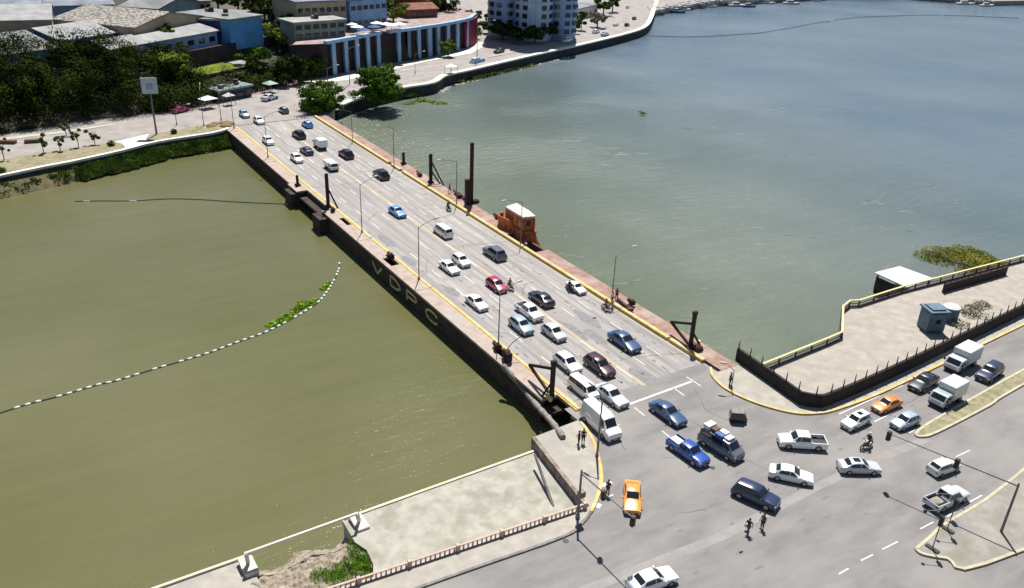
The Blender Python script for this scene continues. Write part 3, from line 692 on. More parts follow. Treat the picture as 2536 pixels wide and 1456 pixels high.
pk = bc((1705,1112),'pickup',BBLU,'bright blue pickup truck carrying a white sheet', TOWARD+.03, s=.90, cat='pickup', group=JG)
sv = bc((1787,1096),'van',GRY,'grey silver van with luggage piled on its roof', TOWARD+.10, s=.98, cat='van', group=JG)
def jc(rear, front, kind, mat, label, **k):
    a = ang_px(rear, front); c = ((rear[0]+front[0])/2, (rear[1]+front[1])/2)
    return bc(c, kind, mat, label, a, group=JG, **k)
jc((2045,1092),(1930,1084),'pickup',WHT,'white double cab pickup truck with an empty dark bed turning at the junction', cat='pickup', s=.92)
jc((1905,1160),(2015,1182),'sedan',WHT,'white sedan below the white double cab pickup at the junction', s=.92)
jc((2078,1150),(2180,1152),'sedan',SIL,'silver sedan right of the white sedan at the junction', s=.90, sunroof=True)
jc((1822,1198),(1925,1243),'suv',DKB,'dark blue car nearest the two people crossing the road', s=.93)
jc((1566,1190),(1567,1262),'sedan',ORA,'orange taxi alone near the curved yellow kerb', s=.93)
jc((2158,1020),(2086,1052),'suv',WHT,'white car with a sunroof in front of the orange taxi in the queue', s=.80, sunroof=True)
jc((2235,982),(2160,1012),'sedan',ORB,'orange taxi queueing behind the white sunroof car', s=.86)
jc((2278,1025),(2208,1052),'hatch',LBL,'pale blue grey hatchback at the front of the median side lane', s=.90)
jc((2330,918),(2246,968),'sedan',NAV,'dark navy sedan between the two box trucks and the orange taxi', s=1.0)
jc((2303,1164),(2375,1138),'hatch',CREAM,'pale beige car driving away beyond the grey pickup', s=.88)
pk2 = jc((2296,1250),(2398,1206),'pickup',SIL,'silver pickup with a cluttered open bed beside the island', s=.90, cat='pickup')
jc((1560,1452),(1672,1412),'sedan',WHT,'white car at the bottom edge of the photo', s=.95)
jc((2480,900),(2425,935),'suv',DKB,'dark blue car behind the nearer box truck at the right edge', s=.95)
# white sheet and box in the blue pickup bed
def local_box(root, x0,x1,y0,y1,z0,z1, name, mat, label, cat, group=None):
    e = MB().box(x0,x1,y0,y1,z0,z1).build(name, mat, bevel=.03)
    e.matrix_world = Matrix.Translation(root.location) @ Matrix.Rotation(root.rotation_euler.z, 4, 'Z') @ Matrix.Diagonal((root.scale[0],)*3+(1,))
    return tag(e, label, cat, group)
local_box(pk, -2.45,-1.0,-.55,.45,.62,1.12,'white_sheet_load',M('white_cloth',(0.62,0.62,0.66),(0.75,0.75,0.78),scale=2,rough=.9),'folded white sheet load in the bed of the bright blue pickup','load')
LG = 'luggage on the roof of the grey van'
local_box(sv, -2.1,-1.3,-.65,.55,1.94,2.40,'bundle',M('bundle_white',(0.55,0.53,0.50),(0.75,0.73,0.70),scale=3,rough=.9),'pale bundle at the rear end of the grey van roof','bundle',LG)
local_box(sv, -1.2,-.55,-.5,.3,1.95,2.30,'suitcase',M('brown_case',(0.09,0.05,0.04),rough=.7),'dark brown suitcase behind the white roof bundle of the grey van','suitcase')
local_box(sv, -.5,.35,-.05,.65,1.97,2.22,'folded_tarpaulin',M('white_tarp',(0.70,0.70,0.72),rough=.7),'white folded tarpaulin on the grey van roof','tarpaulin')
local_box(sv, -.55,.45,-.7,-.15,1.97,2.2,'blue_box',M('blue_case',(0.03,0.10,0.32),rough=.5),'blue box on the near side of the grey van roof','box')
local_box(sv, .5,1.15,-.5,.45,1.95,2.15,'crate',M('white_crate',(0.62,0.64,0.64),rough=.6),'pale crate above the windscreen of the grey van','crate')
local_box(pk2, -2.35,-1.1,-.5,.5,.62,.92,'scrap_load',M('scrap',(0.12,0.11,0.09),(0.34,0.31,0.26),scale=4,rough=.9),'brown clutter lying in the bed of the silver pickup','load')
# box trucks
def truck(px, ang, cabmat, boxmat, label, L=5.6, bw=2.05, bh=2.6, z=1.3, group=None, far=False, s=1.0, hc=1.75):
    p = g(*px, z*s); p.z = .006
    r_ = empty('box_truck', p, label, 'truck', group, rz=ang); r_.scale = (s,s,s); f = L/2; w = bw/2
    mb = MB(); pr = [(f,.45),(f,1.0),(f-.12,1.12),(f-.62,hc),(f-.8,hc+.05),(f-1.75,hc+.05),(f-1.75,.45)]
    vs = [(x,-w*.94,z_) for x,z_ in pr]+[(x,w*.94,z_) for x,z_ in pr]; k = len(pr)
    mb.add(vs, [tuple(range(k)), tuple(range(2*k-1,k-1,-1))]+[(i,(i+1)%k,k+(i+1)%k,k+i) for i in range(k)]); mb.build('cab', cabmat, r_, fix=True, bevel=.05)
    d = .02; MB().quad((f-.16+d,-w*.8,1.16+d),(f-.16+d,w*.8,1.16+d),(f-.58+d,w*.74,hc-.04+d),(f-.58+d,-w*.74,hc-.04+d)).build('windshield', GLASS, r_)
    for sg in (1,-1):
        y = sg*(w*.94+.012); MB().quad((f-.45,y,1.15),(f-1.4,y,1.15),(f-1.4,y,hc-.1),(f-.75,y,hc-.1)).build('side_window', GLASS, r_)
        MB().box(f-.05,f+.03,min(sg*w*.55,sg*w*.9),max(sg*w*.55,sg*w*.9),.72,.9).build('headlight', LAMPGL, r_)
        MB().box(f-.4,f-.25,min(sg*w,sg*(w+.2)),max(sg*w,sg*(w+.2)),1.25,1.55).build('mirror', BLACKP, r_)
    MB().box(-f,f-1.85,-w,w,.75,bh).build('cargo_box', boxmat, r_, bevel=.04)
    MB().box(-f+.1,f-.3,-w*.5,w*.5,.4,.74).build('chassis', BLACKP, r_)
    MB().box(f-.02,f+.06,-w*.8,w*.8,.4,.55).build('bumper', BLACKP, r_)
    for wx in (f-.9, -f+1.2):
        for sg in (1,-1):
            wh = MB().tube([(wx,sg*(w-.28),.42),(wx,sg*(w-.01),.42)], .42, 14).build('wheel', TYRE, r_, smooth=40)
            MB().tube([(wx,sg*(w-.01),.42),(wx,sg*(w+.005),.42)], .24, 10).build('rim', RIM, wh)
    return r_
TAR = paint('pale_blue_grey', (0.36,0.41,0.43)); WB = paint('box_white',(0.50,0.54,0.57), .5)
truck((2348,972), ang_px((2400,945),(2300,1000)), TAR, WB, 'pale grey blue box truck by the yellow median, nearer of the two', L=5.0, s=.95, group='box trucks in the queue')
truck((2385,885), ang_px((2430,860),(2330,915)), SIL, WB, 'pale box truck behind the navy sedan, farther of the two', L=5.3, s=.98, group='box trucks in the queue')
truck((793,353), AWAY, TAR, paint('box_bright_white',(.8,.8,.8),.5), 'white roofed box truck seen from behind on the far bridge', L=4.6, s=.92, bw=1.9, bh=2.4)
tk2 = truck((820,408), TOWARD, SIL, CREAM, 'small truck with a pale load ahead of the tall black post', L=4.8, s=.9, bw=1.9, bh=1.7, z=1.0)
# far bank cars
FG = 'cars on the far waterfront road'
def fc(px, kind, mat, ang, label, s=1.0): return bc(px, kind, mat, label, ang, group=FG, far=True, s=s)
fc((668,240),'sedan',SIL,ang_px((650,247),(690,235)),'silver sedan crossing the far bridge mouth sideways',1.15)
fc((1236,125),'sedan',BLK,ang_px((1250,122),(1225,129)),'black sedan on the waterfront road beside the maroon wall end',1.15)
fc((1405,98),'van',WHT,ang_px((1390,102),(1422,94)),'white van parked under the trees of the blue tower',1.0)
fc((1498,84),'sedan',LBL,ang_px((1485,88),(1512,80)),'pale blue car on the waterfront road bend, nearest the sea wall',1.1)
fc((1476,77),'hatch',WHT,ang_px((1466,80),(1490,74)),'white hatchback left of the pale blue car on the waterfront bend',1.1)
fc((1525,59),'sedan',WHT,ang_px((1515,64),(1535,55)),'white sedan on the waterfront road right of the parked white van')
fc((1553,60),'hatch',BLK,ang_px((1545,64),(1560,56)),'black hatchback beside the white sedan on the waterfront bend')
fc((1571,44),'hatch',GRY,ang_px((1566,48),(1576,40)),'dark grey hatchback highest but one on the waterfront road')
fc((1554,16),'hatch',WHT,ang_px((1550,22),(1558,8)),'white hatchback farthest along the waterfront road')
fc((446,270),'sedan',PNK,ang_px((432,274),(462,266)),'reddish parked car at the foot of the dark trees')
fc((458,269),'hatch',WHT,ang_px((445,275),(470,264)),'white parked car at the foot of the dark trees left of the awning') if False else None
fc((535,238),'hatch',GRY,ang_px((525,241),(548,234)),'grey car parked between the white awning and the far kiosk')

# ------------------------------------------------------------------ people
SKIN = M('skin', (0.20,0.10,0.06), rough=.6); HAIR = M('black_hair', (0.01,0.008,0.007), rough=.7)
def skinmesh(name, pts, edges, rad, mat, parent, root=0, sub=1):
    me = bpy.data.meshes.new(name); me.from_pydata(pts, edges, []); me.materials.append(mat)
    o = bpy.data.objects.new(name, me); COL.objects.link(o); o.parent = parent
    md = o.modifiers.new('skin', 'SKIN'); md.use_smooth_shade = True
    sv_ = me.skin_vertices[0].data
    for i, r_ in enumerate(rad):
        sv_[i].radius = (r_, r_) if not isinstance(r_, tuple) else r_
        sv_[i].use_root = (i == root)
    if sub: sb = o.modifiers.new('sub', 'SUBSURF'); sb.levels = sub; sb.render_levels = sub
    return o
def person(loc, rz, shirt, pants, label, pose='walk', cat='person', hat=None, s=1.0, group=None):
    root = empty('person', loc, label, cat, group, rz=rz); root.scale = (s,s,s)
    # joints, facing +X
    if pose == 'sit': hip = .82; kn = [(.34,.14,.74),(.34,-.14,.74)]; an = [(.30,.15,.36),(.30,-.15,.36)]; sh = 1.30; el = [(.14,.24,1.08),(.14,-.24,1.08)]; wr = [(.42,.22,1.02),(.42,-.22,1.02)]; lean = .06
    elif pose == 'walk': hip = .92; kn = [(.20,.10,.50),(-.06,-.10,.48)]; an = [(.26,.10,.09),(-.30,-.10,.13)]; sh = 1.40; el = [(-.16,.25,1.13),(.12,-.25,1.13)]; wr = [(-.12,.25,.86),(.30,-.24,.95)]; lean = .03
    else: hip = .92; kn = [(.02,.10,.49),(.03,-.10,.49)]; an = [(-.01,.11,.09),(.0,-.11,.09)]; sh = 1.40; el = [(.02,.26,1.12),(.02,-.26,1.12)]; wr = [(.10,.25,.86),(.22,-.22,.98)]; lean = 0.0
    P = [(0,0,hip),(lean*.5,0,(hip+sh)/2),(lean,0,sh-.03),(lean+.01,0,sh+.09),(lean+.03,0,sh+.20)]; E = [(0,1),(1,2),(2,3),(3,4)]; Rr = [.13,.12,.12,.055,.09]
    P.append((lean+.02,0,sh+.31)); E.append((4,5)); Rr.append(.075)
    for sd in (0,1):
        sg = 1 if sd == 0 else -1
        i = len(P); P += [(0,.09*sg,hip-.06), kn[sd], an[sd], (an[sd][0]+.15, an[sd][1], max(.035, an[sd][2]-.05))]; E += [(0,i),(i,i+1),(i+1,i+2),(i+2,i+3)]; Rr += [.085,.058,.04,.035]
        i = len(P); P += [(lean,.19*sg,sh), el[sd], wr[sd]]; E += [(2,i),(i,i+1),(i+1,i+2)]; Rr += [.06,.042,.03]
        w = Vector(wr[sd]); d = (w-Vector(el[sd])).normalized(); pm = w+d*.07; P.append(tuple(pm)); E.append((i+2,i+3)); Rr.append(.034); pi_ = i+3
        side_ = Vector((1,0,0)) if abs(d.x) < .8 else Vector((0,1,0))
        for k in range(4):
            o_ = side_*(-.03+.02*k); l = (.072,.082,.078,.060)[k]
            P += [tuple(pm+o_+d*.035), tuple(pm+o_+d*l+Vector((.01,0,-.012)))]; j = len(P); E += [(pi_,j-2),(j-2,j-1)]; Rr += [.009,.008]
        P.append(tuple(w+side_*.045+d*.055)); E.append((i+2,len(P)-1)); Rr.append(.011)
    skinmesh('body', P, E, Rr, SKIN, root)
    skinmesh('shirt', [(0,0,hip+.03),(lean*.5,0,(hip+sh)/2),(lean,0,sh-.03),(lean,.19,sh),tuple(V3(Vector((lean,.19,sh)),Vector(el[0]),.8)),(lean,-.19,sh),tuple(V3(Vector((lean,-.19,sh)),Vector(el[1]),.8))], [(0,1),(1,2),(2,3),(3,4),(2,5),(5,6)], [.155,.15,.145,.08,.062,.08,.062], shirt, root)
    skinmesh('trousers', [(0,0,hip),(0,.09,hip-.07),kn[0],tuple(V3(Vector(kn[0]),Vector(an[0]),.85)),(0,-.09,hip-.07),kn[1],tuple(V3(Vector(kn[1]),Vector(an[1]),.85))], [(0,1),(1,2),(2,3),(0,4),(4,5),(5,6)], [.15,.105,.078,.06,.105,.078,.06], pants, root)
    for sg, a_ in zip((1,-1), an): MB().box(a_[0]-.07,a_[0]+.19,a_[1]-.045,a_[1]+.045,max(0,a_[2]-.09),max(0,a_[2]-.09)+.08).build('shoe', BLACKP, root, bevel=.02)
    hx, hz = lean+.03, sh+.235
    MB().sphere((hx-.025,0,hz+.035),.108,10,6,(1,.92,.95)).build('hair', HAIR, root, smooth=60)
    MB().sphere((hx+.095,.035,hz),.013,6,4).sphere((hx+.095,-.035,hz),.013,6,4).build('eyes', BLACKP, root)
    MB().beam((hx+.09,0,hz),(hx+.118,0,hz-.04),.025,.03).build('nose', SKIN, root)
    MB().box(hx+.085,hx+.098,-.025,.025,hz-.075,hz-.063).build('mouth', REDGL, root)
    for sg in (1,-1): MB().sphere((hx,sg*.092,hz-.01),.025,6,4,(.6,.4,1)).build('ear', SKIN, root)
    if hat is not None:
        MB().sphere((hx,0,hz+.04),.135,10,6).build('helmet', hat, root, smooth=60)
    return root
cl = lambda n, c: M('cloth_'+n, c, rough=.9)
BKC, WTC, GNC, JNS, RDC, KHC, GYC = cl('black',(.015,.015,.02)), cl('white',(.7,.7,.68)), cl('olive',(.09,.12,.02)), cl('jeans',(.04,.05,.08)), cl('red',(.30,.03,.035)), cl('khaki',(.25,.2,.13)), cl('grey',(.10,.10,.11))
person(g(*S(1800,1130,5.072,350,1035)), ang_px((1880,1290),(1850,1310)), BKC, GYC, 'person in a black top walking across the road with a white bag', 'walk')
mb = MB().sphere((0,0,.3),.2,8,6,(1,.7,1.1)); o = mb.build('white_bag', WTC, smooth=60); o.location = g(*S(1800,1130,5.072,325,985))+Vector((0,0,.2)); tag(o,'round white bag carried by the person in black','bag')
person(g(*S(1800,1130,5.072,530,975)), ang_px((1890,1290),(1860,1305)), GNC, JNS, 'person in an olive green top standing on the road beside the one in black', 'stand')
person(g(1828,968)+Vector((-.2,1.2,.13)), -1.2, GYC, BKC, 'person in grey standing on the pavement corner beside the thin leaning post', 'stand')
person(g(*S(1280,1000,5.072,900,545),.14), -2.2, cl('brown',(.10,.05,.03)), BKC, 'person in brown by the curved yellow kerb at the broken bridge corner', 'stand')
person(g(*S(1280,1000,5.072,845,570),.14), 2.6, BKC, BKC, 'person in black near the broken bridge corner, left of the one in brown', 'stand')
person(g(*S(1280,1000,5.072,1210,1200),.01), .4, BKC, BKC, 'person in black standing on the road under the traffic signal arm', 'stand')
person(g(*S(1380,620,5.072,765,700),.42), 3.0, WTC, RDC, 'person in white and red on the right sidewalk beside the lamp post', 'walk')
person(g(*S(1380,620,5.072,800,650),.42)+Vector((.5,.3,-.25)), -2.5, RDC, BKC, 'person in dark red behind the one in white on the right sidewalk', 'stand')
person(g(*S(900,350,5.072,1135,665),.2), -1.0, GYC, BKC, 'person in grey on the right sidewalk near the second lamp post', 'walk')
def motorcycle(loc, rz, label, paintm, shirt, pants, plabel, s=1.0, helmet=None):
    r_ = empty('motorcycle', loc, label, 'motorcycle', 'motorcycles on the road', rz=rz); r_.scale = (s,s,s)
    for x in (.68,-.62):
        w = MB(); n = 16
        pts = [(x+.28*math.cos(2*math.pi*k/n),0,.3+.28*math.sin(2*math.pi*k/n)) for k in range(n+1)]
        w.tube(pts,.055,6,cap=False); wo = w.build('wheel', TYRE, r_, smooth=60)
        rm = MB(); rm.tube([(x,-.03,.3),(x,.03,.3)],.06,8)
        for k in range(6): rm.beam((x,0,.3),(x+.24*math.cos(k*math.pi/3),0,.3+.24*math.sin(k*math.pi/3)),.015,.015,up=(0,1,0))
        rm.build('rim', RIM, wo)
    MB().tube([(.68,0,.3),(.46,0,.78),(.40,0,.98)],[.04,.045,.04],6).build('fork', GALV, r_)
    MB().tube([(.38,-.34,1.04),(.44,0,1.0),(.38,.34,1.04)],.022,6).build('handlebar', BLACKP, r_)
    MB().sphere((.56,0,.86),.10,8,6).build('headlight', LAMPGL, r_, smooth=60)
    MB().sphere((.12,0,.78),.24,10,6,(1.2,.65,.62)).build('fuel_tank', paintm, r_, smooth=60)
    MB().box(-.75,-.02,-.13,.13,.70,.80).build('saddle', BLACKP, r_, bevel=.04)
    MB().box(-.2,.3,-.13,.13,.28,.62).build('engine', GALV, r_, bevel=.03)
    MB().tube([(.05,.16,.3),(-.75,.17,.36)],.045,8).build('exhaust', RIM, r_)
    p = person(Vector(loc)+Vector((math.cos(rz)*-.22*s, math.sin(rz)*-.22*s, .02)), rz, shirt, pants, plabel, 'sit', hat=helmet, s=s)
    return r_
WH = cl('helmet_white',(.6,.6,.6)); 
motorcycle(g(1264,712,.3)*1+Vector((0,0,-.29)), TOWARD, 'red motorcycle beside the small pink red car', PNK, cl('rose',(.35,.10,.13)), BKC, 'rider in a rose shirt on the motorcycle beside the pink red car', helmet=BKC)
motorcycle(g(1111,517,.3)+Vector((0,0,-.29)), TOWARD, 'black motorcycle near the right kerb below the second lamp post', BLK, BKC, BKC, 'rider in black near the right kerb at the second lamp post', helmet=BKC)
motorcycle(g(1411,716,.3)+Vector((0,0,-.29)), TOWARD, 'dark motorcycle left of the white car squeezed at the kerb', BLK, GYC, BKC, 'rider in grey left of the white car at the right kerb', helmet=WH)
motorcycle(g(*S(1380,620,5.072,715,760),.3)+Vector((-.3,0,-.29)), TOWARD+.2, 'dark red motorcycle against the right kerb beside the walking person in white', PNK, RDC, BKC, 'rider in dark red against the right kerb', helmet=BKC)
motorcycle(g(2146,1103,.3)+Vector((0,0,-.29)), ang_px((2160,1095),(2130,1110)), 'black and white motorcycle between the pickup and the silver sedan', CREAM, BKC, BKC, 'rider with a white helmet in the junction right of the white pickup', s=1.1, helmet=WH)
# covered three wheeler
tp = g(1828,1030,.6); tp.z = .006
tr = empty('three_wheeler', tp, 'dark covered three wheeler rounding the yellow kerb', 'motor tricycle', rz=TOWARD+.9); tr.scale = (.85,.95,.78)
mb = MB(); pr = [(1.1,.35),(1.05,.75),(.55,1.55),(-.9,1.6),(-1.05,.9),(-1.05,.35)]; k = len(pr)
mb.add([(x,-.58,z) for x,z in pr]+[(x,.58,z) for x,z in pr], [tuple(range(k)),tuple(range(2*k-1,k-1,-1))]+[(i,(i+1)%k,k+(i+1)%k,k+i) for i in range(k)]); mb.build('body', BLK, tr, fix=True, bevel=.06)
MB().box(-.95,.6,-.62,.62,1.58,1.66).build('canopy', M('grey_canvas',(.16,.15,.15),(.28,.26,.25),scale=3,rough=.9), tr, bevel=.03)
MB().quad((1.075,-.45,.8),(1.075,.45,.8),(.62,.42,1.5),(.62,-.42,1.5)).build('windshield', GLASS, tr)
for x, y in ((.95,0),(-.7,.5),(-.7,-.5)): MB().tube([(x,y-.07,.25),(x,y+.07,.25)],.25,12).build('wheel', TYRE, tr, smooth=40)
MB().sphere((1.12,0,.55),.09).build('headlight', LAMPGL, tr)

# ------------------------------------------------------------------ lamp posts
def lamp(b, h, armdir, arm=2.8, label='', group='bridge lamp posts', z0=.17, rad=.085):
    e = empty('street_lamp', (b.x, b.y, z0), label, 'street lamp', group)
    MB().tube([(0,0,.0),(0,0,.35)], [.2,.14], 8).build('base', GALV, e)
    MB().tube([(0,0,.3),(0,0,h)], [rad,rad*.6], 8).build('pole', GALV, e, smooth=60)
    a = Vector((armdir[0], armdir[1], 0)).normalized()
    MB().tube([Vector((0,0,h-.1)), a*arm*.45+Vector((0,0,h+.35)), a*arm+Vector((0,0,h+.75))], [rad*.55,rad*.45,rad*.4], 6).build('arm', GALV, e)
    hd = MB(); c0 = a*arm+Vector((0,0,h+.75)); hd.tube([c0-a*.15, c0+a*.15, c0+a*.6, c0+a*.75], [.05,.14,.12,.03], 8); hd.build('lamp_head', M('lamp_head_paint',(.50,.51,.50),rough=.5), e, smooth=50)
    return e
ords = ['nearest','second','third','fourth','fifth','sixth']
L = [((1238,855),730),((1035,693),565),((896,578),458)]
lamp(Vector((47.55,75.3,0)), 7.0, (1,.15), label='lamp post on the left kerb, nearest of the left row on the bridge', z0=.17)
lamp(Vector((47.55,97.0,0)), 7.9, (1,.1), label='lamp post on the left kerb below the yellow letters V and D')
lamp(Vector((47.5,117.3,0)), 8.0, (1,.25), label='lamp post on the left kerb past the tall black post')
lamp(Vector((46.9,163.9,0)), 8.3, (1,.2), label='lamp post on the left kerb near the far end')
lamp(Vector((67.75,78.5,0)), 6.6, (1,.05), label='lamp post on the right kerb by the walking people', arm=3.0)
lamp(Vector((67.7,101.6,0)), 7.0, (-1,-.05), label='lamp post standing right against the orange brick tower', arm=3.2)
lamp(Vector((67.3,121.9,0)), 8.0, (-1,-.1), label='lamp post on the right kerb between the tall black columns', arm=3.4)
lamp(Vector((66.8,146.7,0)), 8.0, (-1,0), label='lamp post on the right kerb beside the kerb gap')
lamp(Vector((66.6,167.5,0)), 6.6, (-1,0), label='lamp post on the right kerb farthest along the bridge')
lamp(g(1478,1133), 6.9, (-.2,1), label='lamp post on the near left corner rising in front of the white cargo van', arm=1.2, group='corner lamp posts', rad=.12)
e = lamp(g(1810,965), 2.4, (-.7,.7), label='thin bent post on the right corner pavement beside the person in grey', arm=1.0, group='corner lamp posts', rad=.07)
lamp(Vector((47.0,188.8,0)), 9.2, (1,.6), label='lamp post at the far left mouth of the bridge')
lamp(g(505,312), 8.0, (.3,1), label='dark lamp post left of the bent post on the far left bank', group='far bank lamp posts')
lamp(g(548,298), 6.0, (1,1), label='leaning lamp post by the brown mound at the far left corner', group='far bank lamp posts')
lamp(g(1181,155), 12.5, (.8,-.5), label='tall lamp post on the blue white plinth by the sea wall', arm=5, group='far bank lamp posts', rad=.16)
lamp(g(1028,182), 5.5, (1,0), label='short lamp post on the far waterfront road', group='far bank lamp posts')
lamp(g(866,208), 9.5, (1,0), label='dark lamp post between the two quay trees', group='far bank lamp posts', rad=.14)
lamp(g(813,222), 5.5, (1,0), label='dark post directly behind the left quay tree', group='far bank lamp posts', rad=.14)
lamp(g(438,310), 3.6, (1,0), label='short thin post right of the tall billboard', group='far bank lamp posts')

# ------------------------------------------------------------------ remains of the drawbridge gear
GG = 'rusted iron drawbridge remains'
def gantry(base, z0, h, label, w=.42, lean=(0,0), legs=(), name='iron_post', arm=None, head=True):
    e = empty(name, (base[0], base[1], z0), label, 'iron post', GG)
    top = Vector((lean[0], lean[1], h))
    mb = MB(); mb.beam((0,0,0), top, w, w*.55, up=(0,1,0)); mb.beam((0,w*.28,0), top+Vector((0,w*.28,0)), w*.2, w*.5, up=(0,1,0)); mb.build('column', IRON, e)
    for (dx, dy, f) in legs:
        MB().beam((dx,dy,0), top*f, .2, .22).build('brace', IRON, e)
    if arm:
        MB().beam(top*arm[3], arm[:3], .26, .30).build('arm', IRON, e)
        if arm[2] < 1.8: MB().beam(arm[:3], (0,0,.25), .22, .35).build('tie_beam', IRON, e)
    if head: MB().box(top.x-.32,top.x+.32,top.y-.22,top.y+.22,h-.1,h+.42).build('head_plate', IRON, e, bevel=.05)
    MB().box(-.45,.45,-.5,.5,0,.35).build('foot', IRON, e)
    return e
gantry((46.2,144.1),.17,2.0,'short black iron post on the far left sidewalk',w=.45,head=False)
gantry((47.0,130.8),.17,hgt(Vector((47.0,130.8,0)),433),'tall black iron post on the left with a slanting brace',w=.55,legs=[(1.2,-1.4,.62)],head=False)
gantry((46.4,62.2),.17,hgt(Vector((46.4,62.2,0)),905),'tall black iron post with a side arm at the near left corner',w=.5,arm=(.3,5.0,1.6,.86),legs=[(-.6,.9,.5)])
gantry((69.5,148.0),.17,2.4,'short black iron post on the right beyond the kerb gap',w=.5,head=False)
gantry((68.9,134.9),.17,hgt(Vector((68.9,134.9,0)),384),'tall black iron post on the right with a doubled brace',w=.6,legs=[(1.4,-2.6,.8),(1.3,-1.3,.45)],head=False)
e = gantry((70.0,121.4),.17,hgt(Vector((70.0,121.4,0)),362),'tallest black iron column on the right of the bridge',w=.6)
MB().box(-1.15,-.25,-.4,.4,0,4.6).build('side_plate', IRON, e); MB().sphere((.7,-.4,.4),.7,10,6,(1,1,.7)).build('pulley', IRON, e, smooth=60)
gantry((67.95,63.2),.17,hgt(Vector((67.95,63.2,0)),782),'black iron post with a raised arm on the near right sidewalk',w=.5,arm=(.6,4.4,1.5,.72),legs=[(1.0,-1.2,.5)])
# winch and girder debris on sidewalks
def debris(px, z, size, label, mat=IRON, name='iron_debris', cat='iron debris', rz=1.4):
    p = g(*px, z); e = empty(name, p, label, cat, rz=rz); l, w, h = size
    MB().beam((-l/2,0,h*.3),(l/2,0,h*.5),w*.4,h*.5).build('girder', mat, e)
    mb = MB(); mb.tube([(-l*.25,-w*.3,h*.5),(-l*.25,w*.3,h*.5)],h*.5,10); mb.build('drum', mat, e)
    MB().box(-l*.5,-l*.3,-w*.5,w*.4,0,h*.7).build('bracket', mat, e)
    return e
DRED = M('dark_red_iron', (0.055,0.010,0.012),(0.11,0.03,0.028), scale=3, rough=.8)
debris((1132,483),.3,(3.2,1.0,.8),'dark red winch remains on the right sidewalk beside the second lamp post',DRED)
debris((1152,495),.3,(2.6,1.0,.7),'dark red girder end below the tallest black column',DRED)
debris((1037,432),.3,(2.4,.8,.7),'dark red iron lump on the right sidewalk past the kerb gap',DRED)
debris((1228,537),.3,(1.8,.8,.6),'black iron block just before the brick tower')
debris((1546,757),.3,(3.6,.8,.5),'dark red fallen girder on the right sidewalk beside the people',DRED)
debris((1561,752),.4,(1.2,.9,.8),'round black iron lump at the end of the fallen girder')
debris((1722,862),.3,(1.6,1.1,.7),'dark red iron lump at the foot of the near right post',DRED)
debris((1228,862),.3,(1.4,1.0,.9),'black iron machinery at the foot of the nearest left lamp post')
e = debris((1252,890),.3,(1.5,1.1,1.5),'tall black iron machinery on the near left sidewalk with a thin arm')
MB().tube([(0,0,1.2),(.2,-.9,2.0),(.3,-2.0,2.6)],.05,6).build('arm', IRON, e)
debris((965,637),.3,(1.6,1.1,.9),'black iron lump on the left sidewalk above the letter V')
debris((823,522),.3,(1.2,.8,.8),'black iron lump at the foot of the tall left post')
for px, lb in (((1357,986),'pale yellow bucket at the foot of the near left post, left one'),((1363,993),'pale yellow bucket at the foot of the near left post, right one'),((1729,851),'pale yellow bucket by the near right post')):
    o = MB().tube([(0,0,0),(0,0,.45)],[.2,.26],12).build('bucket', M('cream_yellow',(.62,.55,.20),rough=.6), smooth=50); o.location = g(*px,.3); tag(o, lb, 'bucket')

# ------------------------------------------------------------------ brick tower
tw = empty('brick_tower', (70.2,102.5,WZ), 'orange brick control tower with a white flat roof rising beside the bridge', 'tower')
def scl(poly, k, dx=0, dy=0):
    cx = sum(p[0] for p in poly)/len(poly); cy = sum(p[1] for p in poly)/len(poly); return [(cx+(p[0]-cx)*k+dx, cy+(p[1]-cy)*k+dy) for p in poly]
RZ = 3.7
rq = [g(*S(1130,460,8.453,x,y), RZ) for x, y in [(1130,475),(1370,400),(1640,565),(1765,675),(1500,700),(1380,625)]]
roof_ = [(p.x,p.y) for p in rq]; up_ = scl(roof_,.93)
def loft(lo, z0, hi, z1, name):
    mb = MB(); n = len(lo); mb.add([(*p, z0) for p in lo]+[(*p, z1) for p in hi], [tuple(range(n,2*n)), tuple(range(n-1,-1,-1))]+[(i,(i+1)%n,n+(i+1)%n,n+i) for i in range(n)]); return mb.build(name, BRICK, tw, world=True, fix=True)
loft(scl(roof_,1.62,.2,-2.2), -4.8, scl(roof_,1.02), .95, 'pier')
MB().prism(scl(roof_,1.15), .95, 1.22).build('balcony', BRICK, tw, world=True)
MB().prism(up_, 1.22, RZ-.32).build('upper_wall', BRICK, tw, world=True)
MB().prism(scl(roof_,.98), RZ-.45, RZ-.26).build('cornice', BRICK, tw, world=True)
MB().prism(roof_, RZ-.257, RZ).build('flat_roof', M('white_roof_paint',(0.42,0.40,0.34),(0.66,0.63,0.55),scale=1.2,rough=.8), tw, world=True)
a_, f_ = Vector(up_[0]), Vector(up_[5])
lp = [a_+Vector((.2,.1)), a_+Vector((.5,1.7)), a_+Vector((-.6,1.6)), a_+Vector((-1.0,.4)), a_+(f_-a_)*.55+Vector((-.5,0)), a_+(f_-a_)*.6]
MB().prism([tuple(p) for p in lp], -.2, 1.22).build('side_wing', BRICK, tw, world=True)
MB().strip(lp[1:], .10, 1.22, 2.15).build('parapet', BRICK, tw, world=True)
for k in range(len(roof_)):
    x_, y_ = up_[k]; MB().box(x_-.13,x_+.13,y_-.13,y_+.13,1.2,RZ-.46).build('corner_pillar', BRICK, tw, world=True)
n = len(up_)
for i in range(n):
    a = Vector((*up_[i],0)); b = Vector((*up_[(i+1)%n],0)); l = (b-a).length; d = (b-a)/l; k = max(1, int(l/2.3))
    for j in range(k):
        c = a+d*l*(j+.5)/k; mb = MB(); mb.beam((c.x-d.x*.4,c.y-d.y*.4,2.45),(c.x+d.x*.4,c.y+d.y*.4,2.45),.08,1.0); mb.build('window', GLASS, tw, world=True)
